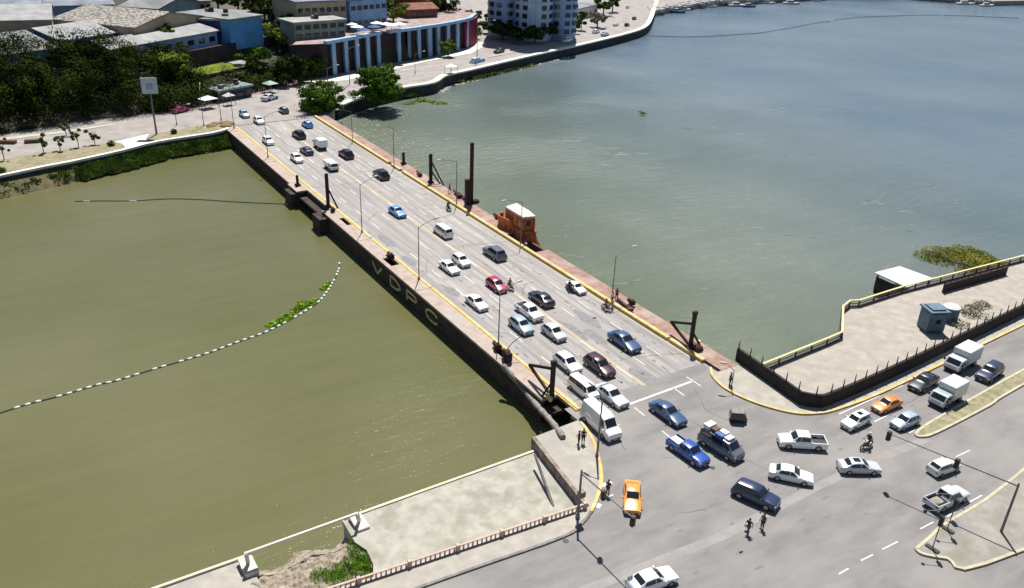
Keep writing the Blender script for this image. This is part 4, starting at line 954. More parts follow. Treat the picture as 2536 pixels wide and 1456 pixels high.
mb = MB(); mb.box(68.1,68.35,100.6,101.1,-2.6,.4); mb.build('down_pipe', M('grey_pipe',(.28,.28,.32),rough=.6), tw, world=True)

# ------------------------------------------------------------------ traffic signals
def signal_head(parent, p, r=.26):
    mb = MB(); mb.box(p[0]-.2,p[0]+.2,p[1]-.18,p[1]+.18,p[2]-.55,p[2]+.45); o = mb.build('signal_head', BLACKP, parent, bevel=.04)
    for i, c in enumerate(((.3,.01,.01),(.3,.15,.01),(.01,.2,.06))):
        MB().sphere((p[0]-.02,p[1]-.19,p[2]+.28-.3*i),.09,8,5).build('lens', M('lens%d'%i, c, rough=.3), o)
b = g(1430,1285); b.z = .13
ts = empty('traffic_signal', b, 'grey traffic signal with a long arm over the road at the curved yellow kerb', 'traffic signal')
MB().tube([(0,0,0),(0,0,5.3)],[.13,.09],8).build('pole', GALV, ts, smooth=60)
MB().tube([(0,0,.0),(0,0,.5)],[.22,.18],8).build('base', GALV, ts)
tip = g(1568,1283,5.2)-b; MB().tube([(0,0,4.9),tip],[.08,.05],8).build('mast_arm', GALV, ts, smooth=60)
signal_head(ts, tip+Vector((0,0,-.25))); q = V3(Vector((0,0,4.9)), tip, .45); signal_head(ts, q+Vector((0,0,-.2)))
MB().box(-.1,.5,-.25,.25,2.3,2.9).build('control_box', GALV, ts)
b2 = g(*S(1280,1000,5.072,540,1390),-1.0)
p2 = empty('utility_pole', g(*S(1280,1000,5.072,540,1405),-1.0), 'dark slanting pole lying from the low wall to the pink balustrade', 'pole')
MB().tube([Vector((0,0,0)), g(*S(1280,1000,5.072,290,690),.6)-p2.location],[.17,.13],8).build('pole', M('dark_pole',(.05,.05,.055),(.12,.12,.12),scale=2,rough=.7), p2, smooth=60)
# right hand mast arms
def mast(basep, h, tip_px, zt, label):
    e = empty('traffic_signal', basep, label, 'traffic signal', 'traffic signals at the right edge')
    MB().tube([(0,0,0),(0,0,h)],[.13,.09],8).build('pole', GALV, e, smooth=60)
    t = g(*tip_px, zt)-basep; MB().tube([(0,0,h-.3),t],[.08,.05],8).build('mast_arm', GALV, e, smooth=60)
    signal_head(e, t+Vector((0,0,-.2))); signal_head(e, V3(Vector((0,0,h-.3)), t, .45)+Vector((0,0,-.2))); return e
mast(g(2478,1320)+Vector((0,0,.16)), 5.4, (2203,1074), 5.2, 'long armed traffic signal reaching left over the road from the right edge')
for px, hh, lb in ((S(2260,1240,7.279,505,990), 3.6, 'short signal post leaning over the tip of the island'), (S(2260,1240,7.279,775,640), 3.4, 'short signal post with a dark board beside the grey pickup')):
    b = g(*px); b.z = .16; e = empty('signal_post', b, lb, 'signal post', 'short posts on the island')
    MB().tube([(0,0,0),(0,0,hh)],.05,8).build('pole', GALV, e, smooth=60); MB().box(-.12,.12,-.16,.16,hh-1.05,hh).build('board', BLACKP, e)
    MB().box(-.2,.2,-.6,.6,0,.12).build('foot', BLACKP, e)
    MB().tube([(0,0,hh-.05),(-.3,.5,hh+.35),(-.9,1.0,hh+.3)],.035,6).build('arm', GALV, e); MB().sphere((-1.0,1.05,hh+.22),.17).build('lamp', BLACKP, e)
# manholes / drains
for i, (px, lb) in enumerate(((S(1600,940,5.072,920,1165),'small dark drain cover in the middle of the junction'), (S(1040,1180,3.62,1355,625),'small dark drain cover beside the near pavement'), (S(1380,620,5.072,540,888),'small dark drain cover on the bridge beside the right kerb'))):
    mb = MB(); n = 14; mb.prism([(.28*math.cos(k*2*math.pi/n),.28*math.sin(k*2*math.pi/n)) for k in range(n)],0,.012); o = mb.build('drain_cover', BLACKP); o.location = g(*px)+Vector((0,0,.008)); tag(o, lb, 'drain cover')

# ------------------------------------------------------------------ left shore: gate frames, rubble, grass
CONC = M('white_concrete', (0.46,0.44,0.40),(0.60,0.57,0.52), scale=1.2, rough=.9, c3=(0.36,0.33,0.29), s3=.6)
gp = [g(*S(480,1180,4.227,600,1010), -1.0), g(*S(480,1180,4.227,1770,560), -1.0)]
w1 = g(*S(480,1180,4.227,1740,440), .9); w0 = g(*S(480,1180,4.227,570,860), .9)
br = empty('barrier_gate', gp[1], 'white pipe barrier on two concrete blocks at the near left shore', 'barrier')
MB().tube([w0, w1], .13, 8).build('pipe', M('white_pipe_paint',(.68,.66,.56),rough=.6), br, world=True, smooth=60)
for p, w in zip(gp, (w0, w1)):
    d = (w1-w0).normalized(); nn = Vector((-d.y, d.x, 0))
    MB().beam(p-d*.55-nn*.1, p+d*.55-nn*.1, 2.0, .9).build('block', CONC, br, world=True, bevel=.04)
    MB().beam(p+Vector((0,0,.45)), w+Vector((0,0,.05)), .28, .28).build('strut', CONC, br, world=True)
    MB().beam(p-d*.5+Vector((0,0,.45))-nn*.5, p-d*.5+Vector((0,0,.55))+nn*.9, .3, .3).build('lug', CONC, br, world=True)
# pavement continuing at lower left
sheet('shore_paving', [(10.9,56.0),(11.1,54.5),(10.9,50.5),(0,51.0),(-60,53),(-60,56.5),(0,56.0)], -1.02, PAVE)
o = MB().strip([(11.0,56.1),(0,56.15),(-60,57)], .13, -1.1, -.82).build('coping', MATS['coping_stone']); tag(o,'pale stone coping at the lower left corner of the shore','coping')
# rubble slope
RUB = M('rubble', (0.17,0.14,0.10),(0.36,0.31,0.25), scale=2.2, rough=.95, bump=.6)
mb = MB(); nx, ny = 60, 70; x0_, x1_, y0_, y1_ = 10.4, 20.2, 46.8, 59.2; vs = []
for j in range(ny):
    for i in range(nx):
        x = x0_+(x1_-x0_)*i/(nx-1); y = y0_+(y1_-y0_)*j/(ny-1)
        sh_ = 56.8+.5*math.sin(x*1.3)
        t = max(0, min(1, (y-(sh_-4.2))/5.0)); z = -1.12-2.4*t*t*(3-2*t)-(1.2 if y > 58.5 else 0)
        if x > 19.7: z = min(z, -1.3)
        z += (.30 if y < 56 else .45)*noise.noise(Vector((x*1.6,y*1.6,0)))+.14*noise.noise(Vector((x*4,y*4,3)))
        vs.append((x,y,z))
mb.add(vs, [(j*nx+i, j*nx+i+1, (j+1)*nx+i+1, (j+1)*nx+i) for j in range(ny-1) for i in range(nx-1)])
o = mb.build('rubble_slope', RUB); tag(o, kind='stuff'); o['label'] = 'brown rubble and broken stone on the near left shore'
def tufts(name, pts, mat, n_per, h, kind='stuff', spread=.25, label=None, leaf=.12):
    mb = MB()
    for (x, y, z, rr_) in pts:
        for k in range(n_per):
            a = random.uniform(0, 6.28); r_ = rr_*math.sqrt(random.random()); px, py = x+r_*math.cos(a), y+r_*math.sin(a)
            b = random.uniform(0, 6.28); w = leaf*random.uniform(.6, 1.3); hh = h*random.uniform(.4, 1.2)
            dx, dy = math.cos(b)*w, math.sin(b)*w; lx, ly = random.uniform(-spread, spread), random.uniform(-spread, spread)
            mb.quad((px-dx,py-dy,z),(px+dx,py+dy,z),(px+dx*.4+lx,py+dy*.4+ly,z+hh),(px-dx*.4+lx,py-dy*.4+ly,z+hh*.9))
    o = mb.build(name, mat); tag(o, label, kind=kind); return o
GRN = leaf_mat('bright_grass', (0.09,0.19,0.012), (0.26,0.42,0.04), 1.2)
GRD = leaf_mat('bank_green', (0.06,0.11,0.018), (0.18,0.24,0.05), .4)
GRY2 = leaf_mat('yellow_green', (0.12,0.17,0.03), (0.26,0.30,0.07), .4)
pts = []
for px in [(890,1370),(870,1385),(905,1385),(850,1405),(885,1408),(915,1415),(820,1418),(790,1422),(895,1395),(860,1422),(830,1430),(910,1398),(880,1350)]:
    q = g(*px, -.9); pts.append((q.x, q.y, -1.0, .8))
tufts('grass_clumps', pts, GRN, 420, .16, label='bright green grass at the edge of the plaza', leaf=.035, spread=.1)

# ------------------------------------------------------------------ floating booms and weed
BOOMW = M('float_white', (0.55,0.60,0.56), rough=.6); ROPE = M('boom_rope', (0.035,0.06,0.05), rough=.8)
def boom(name, px, label, spacing, fr, fl, skip=0.0, maxn=98, mat=BOOMW, rr_=.10):
    P = smoothpts([g(*p, WZ+.03) for p in px], 8)
    e = empty(name, P[0], label, 'floating boom', 'floating booms')
    MB().tube([p+Vector((0,0,.02)) for p in P], rr_, 5).build('rope', ROPE, e, world=True)
    tot = sum((b-a).length for a, b in zip(P, P[1:])); sp = max(spacing, tot/maxn); acc = sp/2; run = 0; cnt = 0
    for a, b in zip(P, P[1:]):
        l = (b-a).length
        while acc <= run+l:
            q = a+(b-a)*((acc-run)/l); d = (b-a).normalized()
            if random.random() > skip:
                MB().tube([q-d*fl/2, q-d*fl*.3, q+d*fl*.3, q+d*fl/2], [fr*.5,fr,fr,fr*.5], 8).build('float', mat, e, world=True, smooth=60); cnt += 1
            acc += sp
        run += l
    return e
u2 = lambda x, y: S(0,560,2.8167,x,y)
boom('floating_boom', [u2(*p) for p in [(-60,1360),(0,1332),(215,1265),(430,1210),(690,1133),(820,1105),(1060,1030),(1300,960),(1480,905),(1680,830),(1880,758),(2080,655),(2230,560),(2300,480),(2360,380),(2390,300),(2383,262)]], 'long curved boom of white floats across the green water at the left', 1.05, .17, .66, skip=.08)
boom('floating_boom', [S(0,280,3.956,*p) for p in [(740,885),(1000,880),(1300,880),(1560,865),(1750,860),(2000,868),(2300,888),(2532,900),(2850,912)]], 'thin straight boom near the far left bank', 4.0, .12, 1.6, skip=.5, maxn=40)
u4 = lambda x, y: S(1600,0,2.642,x,y)
boom('floating_boom', [u4(*p) for p in [(40,236),(330,243),(600,230),(830,212),(1150,155),(1420,117),(1700,104),(2000,100),(2500,120)]], 'thin dark boom across the far end of the lagoon', 30, .15, 3, skip=.7, maxn=20, rr_=.13)
def weed(name, px, r_, label, mat=GRY2, n_=120, h=.18):
    pts = [(*g(*p, WZ).xy, WZ+.02, r_) for p in px]; return tufts(name, pts, mat, n_, h, label=label, leaf=.10)
weed('floating_weed', [u2(*p) for p in [(1905,715),(1950,695),(1990,672),(2030,650),(2080,610),(2110,590),(2140,575),(2180,560),(2215,545),(2020,660),(2130,560)]], .75, 'green floating weed caught along the curved boom', GRN)
weed('floating_weed', [u2(*p) for p in [(2280,455),(2300,435),(2320,415)]], .6, 'small clump of floating weed at the top of the curved boom', GRN)

# ------------------------------------------------------------------ far bank
T1 = lambda x, y: S(0,0,3.956,x,y); T2 = lambda x, y: S(440,0,3.956,x,y); T3 = lambda x, y: S(1000,0,3.956,x,y); F1 = lambda x, y: S(0,280,3.956,x,y)
qL = [Vector((-320,62,0)), Vector((-60,150,0))]+[g(*F1(*p)) for p in [(0,640),(700,500),(1200,390),(1560,300),(2100,215)]]+[Vector((46.0,189.5,0))]
qR = [Vector((70.3,191.5,0))]+[g(*T2(*p)) for p in [(1570,1060),(1850,960),(2230,870),(2530,820)]]+[g(*T3(*p)) for p in [(440,750),(700,690),(1300,550),(1800,440),(2250,330),(2420,265),(2480,180),(2510,90),(2530,0)]]+[Vector((345,400,0))]
sR = [g(*u4(*p), 0) for p in [(60,-50),(85,66),(240,40),(480,6),(750,-6),(1000,-22),(1300,-36),(1700,-38),(2080,-12),(2360,6)]]
poly = [(p.x,p.y) for p in qL]+[(p.x,p.y) for p in qR[:-1]]+[(p.x,p.y) for p in sR[1:]]+[(900,250),(1800,-60),(1800,2600),(-900,2600),(-900,-100)]
mb = MB().prism(poly, -6, -0.02); o = mb.build('far_ground', FARASPH); tag(o, kind='structure')
SEAW = M('sea_wall_stone', (0.018,0.022,0.022),(0.05,0.055,0.05), scale=.8, rough=.95)
COPW = M('coping_white', (0.60,0.57,0.50),(0.72,0.70,0.64), scale=.5, rough=.85)
def seawall(pts, label, w=.5, cop=1.6):
    e = empty('sea_wall', pts[0], label, 'sea wall')
    MB().strip(pts, w, -5.5, -.1).build('wall', SEAW, e, world=True)
    MB().strip(pts, cop/2, -.1, .35).build('coping', COPW, e, world=True)
seawall(smoothpts(qR[1:],4), 'dark sea wall with a white coping curving along the far waterfront', .7, 2.0)
seawall(smoothpts(qL[1:],3), 'dark quay wall with a pale coping along the far left bank', .5, .9)
def bankstrip(pts, w0, w1, name='bank'):
    mb = MB(); P = [Vector((p.x,p.y)) for p in smoothpts(pts, 6)]; rows = []
    for i, p in enumerate(P):
        d = (P[min(i+1,len(P)-1)]-P[max(i-1,0)]).normalized(); nn = Vector((d.y,-d.x)); w = (w0+(w1-w0)*i/(len(P)-1))*random.uniform(.75,1.2)
        rows.append([(*(p+nn*.3),-.75),(*(p+nn*w*.45),-1.5+random.uniform(-.2,.2)),(*(p+nn*w),WZ+.02+random.uniform(0,.1)),(*(p+nn*(w+.8)),WZ-.6)])
    for a, b in zip(rows, rows[1:]):
        for k in range(3): mb.quad(a[k],a[k+1],b[k+1],b[k])
    o = mb.build(name, M('bank_mud',(.05,.05,.02),(.15,.12,.06),scale=.7,rough=.95,bump=.5), fix=True); tag(o, kind='structure'); return P
bankstrip(qL[1:], 3.0, 4.2)
VERG = M('dry_verge', (0.19,0.165,0.10),(0.29,0.26,0.17), scale=.8, rough=.95, c3=(0.16,0.15,0.06), s3=.3)
sheet('verge', [g(*F1(*p)) for p in [(-300,540),(0,470),(430,405),(1130,300),(1210,315),(1245,355),(1180,380),(700,478),(0,612),(-300,680)]], .05, VERG)
sheet('verge', [g(*F1(*p)) for p in [(1445,265),(1500,220),(1700,185),(2080,115),(2230,120),(2180,170),(2090,195),(1560,288),(1470,290)]], .05, VERG)
sheet('path', [g(*F1(*p)) for p in [(1130,295),(1440,225),(1480,215),(1440,265),(1470,292),(1560,292),(1300,365),(1250,360),(1210,312)]], .03, COPW)
sheet('far_pavement', [g(*F1(*p)) for p in [(-300,330),(0,262),(700,180),(1150,110),(1150,122),(700,196),(0,282),(-300,350)]], .04, M('far_pave',(0.38,0.36,0.30),(0.46,0.44,0.38),scale=.5,rough=.9))
sheet('red_pavement', [g(*T2(*p)) for p in [(640,920),(760,880),(900,840),(1180,790),(1300,800),(1290,850),(1000,880),(700,950)]], .04, M('red_pave',(0.36,0.20,0.19),(0.42,0.29,0.27),scale=.6,rough=.9))
sheet('far_pavement', [g(*T2(*p)) for p in [(1300,800),(1540,770),(1700,745),(1890,715),(2130,660),(2530,590)]]+[g(*T3(*p)) for p in [(420,560),(640,500),(750,420),(850,420),(850,450),(700,530),(300,600),(0,670)]]+[g(*T2(*p)) for p in [(2150,690),(1890,745),(1700,790),(1300,830)]], .05, COPW)
o = sheet('far_median', [g(*T3(*p)) for p in [(860,560),(1170,495),(1180,510),(880,572)]], .12, M('median_stone',(.40,.30,.25),rough=.9))
# faded lane lines on the far road
mb = MB()
for a, b in [(T2(0,1060),T2(300,1010)),(T2(420,1000),T2(640,985)),(T1(0,1420),T1(900,1330)),(T3(0,700),T3(700,600)),(T3(900,560),T3(1300,500))]:
    dash(a, b, .35, .03, mb)
o = mb.build('road_markings', WHITEP); tag(o, kind='structure')

# hillside: terraces 10 m above the road
BL = [(-500,20),(-200,130),(-60,178),(2,204),(20,209),(41,211),(60,221),(72,229),(89.7,239),(99.2,243.2),(108.5,248.2),(124.1,252),(134.7,258),(153,268.5),(158,276),(156,292),(150,330),(170,400),(260,560),(500,900)]
def dist_behind(x, y):
    best = 1e9; sgn = -1; ip = 0
    for i in range(len(BL)-1):
        ax, ay = BL[i]; bx, by = BL[i+1]; dx, dy = bx-ax, by-ay; L2 = dx*dx+dy*dy
        t = max(0, min(1, ((x-ax)*dx+(y-ay)*dy)/L2)); qx, qy = ax+dx*t, ay+dy*t; d = math.hypot(x-qx, y-qy)
        if d < best-1e-6: best = d; sgn = 1 if dx*(y-ay)-dy*(x-ax) > 0 else -1; ip = i+t
    return best*sgn, ip
PLZ = 9.2
def terr(x, y):
    d, ip = dist_behind(x, y)
    if d <= 0: return -0.35 if d > -6 else -7.0
    wd = 20 if ip < 8 else 2.2
    if ip >= 14: wd = 8
    t = min(1, d/wd); 
    z = PLZ*(t*t*(3-2*t))
    if 5 <= ip < 8:
        z2 = 4.4*min(1, d/9)+.06*max(0, min(d, 17)-9)+(PLZ-4.9)*max(0, min(1, (d-17)/1.5))
        k = min(1, ip-5); z = z*(1-k)+z2*k + (.5*noise.noise(Vector((x*.08,y*.08,0))) if ip < 8 else 0)*t
    return z+max(0, d-110)*.04
xs = [-500+i*25 for i in range(16)]+[-100+i*2.5 for i in range(122)]+[205+i*25 for i in range(16)]
ys = [20+i*20 for i in range(8)]+[180+i*2.5 for i in range(64)]+[340+i*15 for i in range(50)]
vs = [(x, y, terr(x, y)) for y in ys for x in xs]; nx = len(xs)
mb = MB(); mb.add(vs, [(j*nx+i, j*nx+i+1, (j+1)*nx+i+1, (j+1)*nx+i) for j in range(len(ys)-1) for i in range(nx-1)])
o = mb.build('hillside', M('hill_soil', (0.014,0.020,0.006),(0.035,0.04,0.015), scale=.12, rough=.95, c3=(0.10,0.09,0.06), s3=.04), smooth=60); tag(o, kind='structure')

def crown(mb, c, r, n, size, sq=.8):
    cx, cy, cz = c
    for k in range(n):
        a = random.uniform(0, 6.283); u = random.uniform(-1, 1); q = (random.random()**.4)*r; s_ = math.sqrt(1-u*u)
        p = Vector((cx+q*s_*math.cos(a), cy+q*s_*math.sin(a), cz+q*u*sq))
        nrm = (p-Vector(c)).normalized()+Vector((random.uniform(-.8,.8),random.uniform(-.8,.8),random.uniform(-.1,1.1)))
        t = nrm.orthogonal().normalized(); b = nrm.cross(t).normalized(); w = size*random.uniform(.5, 1.3); an = random.uniform(0, 3.14)
        t, b = (t*math.cos(an)+b*math.sin(an))*w, (b*math.cos(an)-t*math.sin(an))*w*.6
        mb.quad(p-t, p-b*.9, p+t, p+b)
BARK = M('bark', (0.06,0.045,0.03),(0.12,0.09,0.06), scale=3, rough=.95)
def tree(loc, h, r, label, mat, group=None, clumps=16, n=150, size=.42, name='broadleaf_tree', flat=.62, low=.40):
    e = empty(name, loc, label, 'tree', group)
    mb = MB(); mb.tube([(0,0,-.5),(.1,0,h*.25),(.0,.1,h*.5),(0,0,h*.8)],[r*.075,r*.06,r*.05,r*.02],8)
    lb = []
    for k in range(7):
        a = k*2.4; q = Vector((math.cos(a)*r*.6, math.sin(a)*r*.6, h*random.uniform(.62,.8))); mb.tube([(0,0,h*random.uniform(.25,.5)), q*.5+Vector((0,0,h*.25)), q],[r*.04,r*.028,r*.01],6)
    mb.build('trunk', BARK, e, smooth=60)
    mb = MB()
    for k in range(clumps):
        a = random.uniform(0, 6.283); q = r*.72*math.sqrt(random.random()); zz = h*random.uniform(low, .95)-q/r*h*.10
        if k % 4 == 0: q = r*random.uniform(.7, 1.05)
        rr3 = r*random.uniform(.15,.40); crown(mb, (q*math.cos(a), q*math.sin(a), zz), rr3, int(n*rr3/r*3.2), size, flat*random.uniform(.6,1.1))
    mb.build('crown', mat, e)
    return e
LDK = leaf_mat('leaf_dark', (0.012,0.022,0.006), (0.045,0.065,0.015), .25)
LMID = leaf_mat('leaf_mid', (0.020,0.045,0.008), (0.075,0.125,0.018), .3)
LBR = leaf_mat('leaf_bright', (0.020,0.055,0.008), (0.10,0.19,0.022), .6)
LYE = leaf_mat('leaf_yellow', (0.09,0.12,0.02), (0.20,0.24,0.045), .3)
tree(g(938,246), 8.6, 6.3, 'large bright green quay tree right of the bridge end, the bigger of two', LBR, 'quay trees', clumps=95, n=170, size=.34, low=.10)
tree(g(800,274), 6.6, 4.9, 'smaller bright green quay tree at the end of the red sidewalk', LBR, 'quay trees', clumps=80, n=150, size=.30, low=.10)
# dark woodland on the slope reads as one mass
mb = MB(); cnt = 0
for k in range(1050):
    x = random.uniform(-60, 76); d = random.uniform(.5, 34)
    t = 0
    yb = None
    for i in range(len(BL)-1):
        if BL[i][0] <= x <= BL[i+1][0]: t = (x-BL[i][0])/(BL[i+1][0]-BL[i][0]); yb = BL[i][1]+(BL[i+1][1]-BL[i][1])*t
    y = yb+d; zt = terr(x, y)
    if d > 24 and x > 10: continue
    if x > 48 and (d > 8.5 or random.random() < .35): continue
    hh = random.uniform(1.5, 7.0) if d < 20 else random.uniform(.8, 3.5)
    if x < 22 and d < 22: hh *= 1.25
    if x > 34: hh *= .6
    if x > 48: hh *= .6
    crown(mb, (x, y, zt+hh), random.uniform(2.0, 3.6), 270, .26, .8)
o = mb.build('woodland', leaf_mat('woodland_leaf',(0.010,0.018,0.004),(0.050,0.068,0.014),.14)); tag(o, kind='stuff'); o['label'] = 'dense dark woodland covering the slope above the far left road'
GT = 'trees on the far hillside'
def pt(px, z, h, r, mat, label, **k):
    q = g(*px, z); q.z = terr(q.x, q.y) if z > 3 else 0; return tree(q, h, r, label, mat, GT, clumps=k.pop('clumps',16), n=k.pop('n',110), size=k.pop('size',.55), **k)
for px, h, r, mt, lb in [
    (T2(1700,230),8,5.5,LMID,'round green tree behind the white parasols, left end of its row'), (T2(1850,215),9,6,LMID,'tall green tree behind the white parasols, second from the left of its row'),
    (T2(2010,215),9,6,LMID,'dark green tree behind the blue parasol'), (T2(2150,225),7,5,LYE,'yellowish tree at the right end of the row behind the parasols'),
    (T2(420,120),10,6,LDK,'dark tree behind the blue warehouse, left one'), (T2(620,150),12,6,LMID,'green tree between the blue warehouse and the grey apartment block'), (T2(760,190),10,6,LDK,'dark tree at the right corner of the blue warehouse'),
    (T2(880,240),8,5,LDK,'dark tree in front of the grey apartment block'), (T2(1120,330),6,4,LDK,'dark tree left of the green walled house'),
    (T3(380,120),12,7,LDK,'dark tree behind the curved terrace, left of its group'), (T3(520,100),13,7,LDK,'dark tree behind the curved terrace, tallest of its group'), (T3(650,120),12,7,LDK,'dark tree behind the end of the curved terrace'), (T3(760,90),12,6.5,LMID,'green tree touching the left wing of the blue tower'),
    (T2(1030,560),6,4.5,LYE,'yellow green tree on the ledge under the retaining wall'), (T2(860,560),4,5,LYE,'low yellow green tree in the middle of the ledge'), (T1(1980,640),4,5,LYE,'low yellow green tree at the left end of the ledge'),
    (T2(1330,690),7,3.2,LDK,'dark narrow tree against the wall left of the first column'), (T2(1400,640),6,3.0,LMID,'green tree against the wall beside the first column'), (T2(1230,700),8,4,LDK,'dark tree at the left end of the colonnade wall'), (T2(1000,720),7,4.5,LDK,'dark tree on the slope above the red pavement'), (T2(800,700),6,4.5,LMID,'green tree on the slope over the pale canopy'),
    (T1(1820,850),8,4.5,LYE,'yellow green tree at the right edge of the dark woodland'), (T1(1650,700),8,5,LMID,'mid green tree at the right end of the dark woodland'),
    (T2(2080,620),6.5,2.6,LMID,'narrow green tree in the gap between the two colonnades')]:
    pt(px, PLZ if T2(0,300)[1] > px[1] or px[1] < 100 else 3.5, h, r, mt, lb)
for px, h, r, mt, lb in [
    (T3(900,330),8,4.5,LMID,'tree at the left foot of the blue tower'), (T3(1010,390),7,4.5,LDK,'dark tree left of the tower entrance'), (T3(1120,430),6,4.5,LDK,'dark low tree in front of the blue tower'),
    (T3(1330,430),6,4.5,LMID,'green tree in front of the blue tower, right of the middle'), (T3(1470,400),6,4.5,LDK,'dark tree in front of the right wing of the tower'), (T3(1580,370),6,4.5,LDK,'dark tree at the right foot of the blue tower'),
    (T3(1680,330),7,4,LMID,'palm like tree above the parked white van'), (T3(1790,300),8,2.6,LMID,'slim tall tree right of the parked white van'), (T3(1950,270),6,4,M('dry_leaf',(0.10,0.10,0.06),(0.22,0.20,0.15),scale=.8,rough=.9),'grey brown bare looking tree on the waterfront bend'),
    (T3(2010,150),9,5,LMID,'green tree beside the waterfront road near the top edge'), (T3(2100,120),9,4.5,LDK,'dark tree nearest the waterfront road near the top edge'), (T3(475,560),5.5,3,LYE,'yellow green tree in front of the curved colonnade')]:
    pt(px, 0, h, r, mt, lb)
for px, h, lb in [((40,480),4.6,'young tree nearest the left edge of the photo'),((430,412),4.4,'young tree, second from the left edge'),((595,385),3.8,'thin young tree, third from the left edge'),((775,348),4.0,'young tree, fourth from the left edge'),((937,322),3.6,'young tree nearest the white path'),((655,235),2.8,'small young tree on the far side of the left road')]:
    q = g(*F1(*px)); tree(q, h, 1.25, lb, LMID, 'saplings on the left bank', clumps=7, n=70, size=.26, name='young_tree', flat=.8)
for px, lb in [((1100,335),'small green bush at the left of the white path'),((1720,215),'spiky green bush on the right verge'),((20,600),'small bush by the quay at the left edge')]:
    q = g(*F1(*px)); e = empty('bush', q, lb, 'bush', 'bushes on the left bank'); mb = MB(); crown(mb, (0,0,.5), .8, 200, .22); mb.build('foliage', LMID, e)
def bank(name, px, r_, label, mat, n_=110, h=.6, z=WZ, leaf=.3):
    pts = [(*g(*p, z+.3).xy, z+random.uniform(0,.8), r_) for p in px]; return tufts(name, pts, mat, n_, h, label=label, leaf=leaf)
def along(P, t0, t1, n_, d0, d1):
    o = []
    L = [Vector((p.x,p.y)) for p in smoothpts(P, 8)]
    for k in range(n_):
        t = random.uniform(t0, t1)*(len(L)-1); i = min(int(t), len(L)-2); q = L[i]+(L[i+1]-L[i])*(t-i); d = (L[i+1]-L[i]).normalized(); w = random.uniform(d0, d1)
        o.append((q.x+d.y*w, q.y-d.x*w, -.8-(w-.4)*.52, .7))
    return o
tufts('bank_vegetation', along(qL[1:], .33, .64, 330, .5, 4.0), GRD, 70, .45, label='green plants hanging over the left quay wall', leaf=.16)
tufts('bank_vegetation', along(qL[1:], .02, .3, 60, .8, 3.4), GRD, 40, .3, label='sparse plants under the quay at the left edge of the photo', leaf=.14)
tufts('bank_vegetation', along(qL[1:], .66, .96, 260, .5, 3.6), GRD, 70, .4, label='green plants on the bank between the white path and the bridge', leaf=.15)
bank('bank_vegetation', [T2(x, 1120-(x-1600)*.33) for x in range(1600,1880,30)], 1.6, 'green weed below the small quay tree', GRY2)
bank('bank_vegetation', [T2(x, 960-(x-2280)*.25) for x in range(2280,2540,30)]+[T3(x, 925-x*.10) for x in range(20,270,25)], 1.5, 'green weed below the sea wall right of the big quay tree', GRY2)
bank('bank_vegetation', [T3(x, 810-(x-590)*.24) for x in range(590,1300,35)], 1.4, 'yellow green weed along the foot of the waterfront wall', GRY2, h=.35)
bank('floating_weed', [T3(x, 1000+math.sin(x*.02)*15) for x in range(60,470,30)], 1.3, 'yellow floating weed off the big quay tree', GRY2, n_=60, h=.12)
bank('floating_weed', [T3(2390,1125),T3(2410,1130)], .8, 'tiny lone weed patch floating in the lagoon', GRY2, n_=50, h=.2)
bank('floating_weed', [S(2060,560,5.072,x,y) for x, y in [(1320,400),(1420,380),(1560,390),(1700,370),(1850,380),(1950,420),(2050,450),(1750,450),(1900,520),(1480,450),(2080,500),(1800,340),(1980,540),(1860,590),(2150,480),(2200,520),(1650,440)]], 2.4, 'large green and brown weed bed beyond the floating shelter', leaf_mat('weed_brown',(0.10,0.14,0.02),(0.28,0.25,0.06),.35), n_=520, h=.16, leaf=.10)
bank('bank_vegetation', [S(2060,560,5.072,x,y) for x, y in [(1760,1100),(1900,1080),(2000,1040),(1850,1160),(2020,1180),(1700,1290)]], 1.2, 'dry plants beside the tank on the promenade', DRYG, n_=160, h=.25, z=-.2, leaf=.09)

# colonnade retaining wall
cb = [g(*p) for p in [T2(1180,780),T2(1480,765),T2(1560,745),T2(1800,692),T2(2010,640),T2(2400,580),T3(190,575),T3(390,540),T3(600,490),T3(700,458),T3(745,405)]]
cw = empty('retaining_wall', cb[2], 'tall curved retaining wall with pale blue columns and a dark recessed face', 'retaining wall')
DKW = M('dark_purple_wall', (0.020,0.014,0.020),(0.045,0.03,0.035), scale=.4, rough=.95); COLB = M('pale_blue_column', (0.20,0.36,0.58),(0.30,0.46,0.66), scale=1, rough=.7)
inw = [Vector((p.x-.6,p.y+1.6,0)) for p in smoothpts(cb,3)]
MB().strip(inw, .3, 0, PLZ).build('wall', DKW, cw, world=True)
MAROON = M('maroon_wall', (0.16,0.012,0.035),(0.22,0.03,0.06), scale=.5, rough=.8)
mrp = smoothpts([g(*T3(640,475)), g(*T3(700,458)), g(*T3(750,402)), g(*T3(740,330))+Vector((-3,6,0))],4)
MB().strip([p+Vector((.1,.3,0)) for p in mrp], .45, 0, PLZ).build('end_wall', MAROON, cw, world=True)
def on_line(px):
    """point on the wall base line seen at photo column px"""
    best = None
    for a, b in zip(cb, cb[1:]):
        for k in range(21):
            q = V3(a, b, k/20); d = abs(proj(q)[0]-px)
            if best is None or d < best[0]: best = (d, q)
    return best[1].copy()
for i, px in enumerate([T2(1578,0)[0],T2(1690,0)[0],T2(1805,0)[0],T2(1905,0)[0],T2(2008,0)[0],T2(2205,0)[0],T2(2312,0)[0],T2(2405,0)[0],T2(2512,0)[0],T3(95,0)[0],T3(192,0)[0],T3(290,0)[0],T3(380,0)[0],T3(478,0)[0],T3(572,0)[0],T3(660,0)[0]]):
    q = on_line(px)+Vector((0,.3,0)); MB().beam((q.x,q.y,0),(q.x,q.y+.2,PLZ),1.15,1.5,up=(0,1,0)).build('column', COLB, cw, world=True)
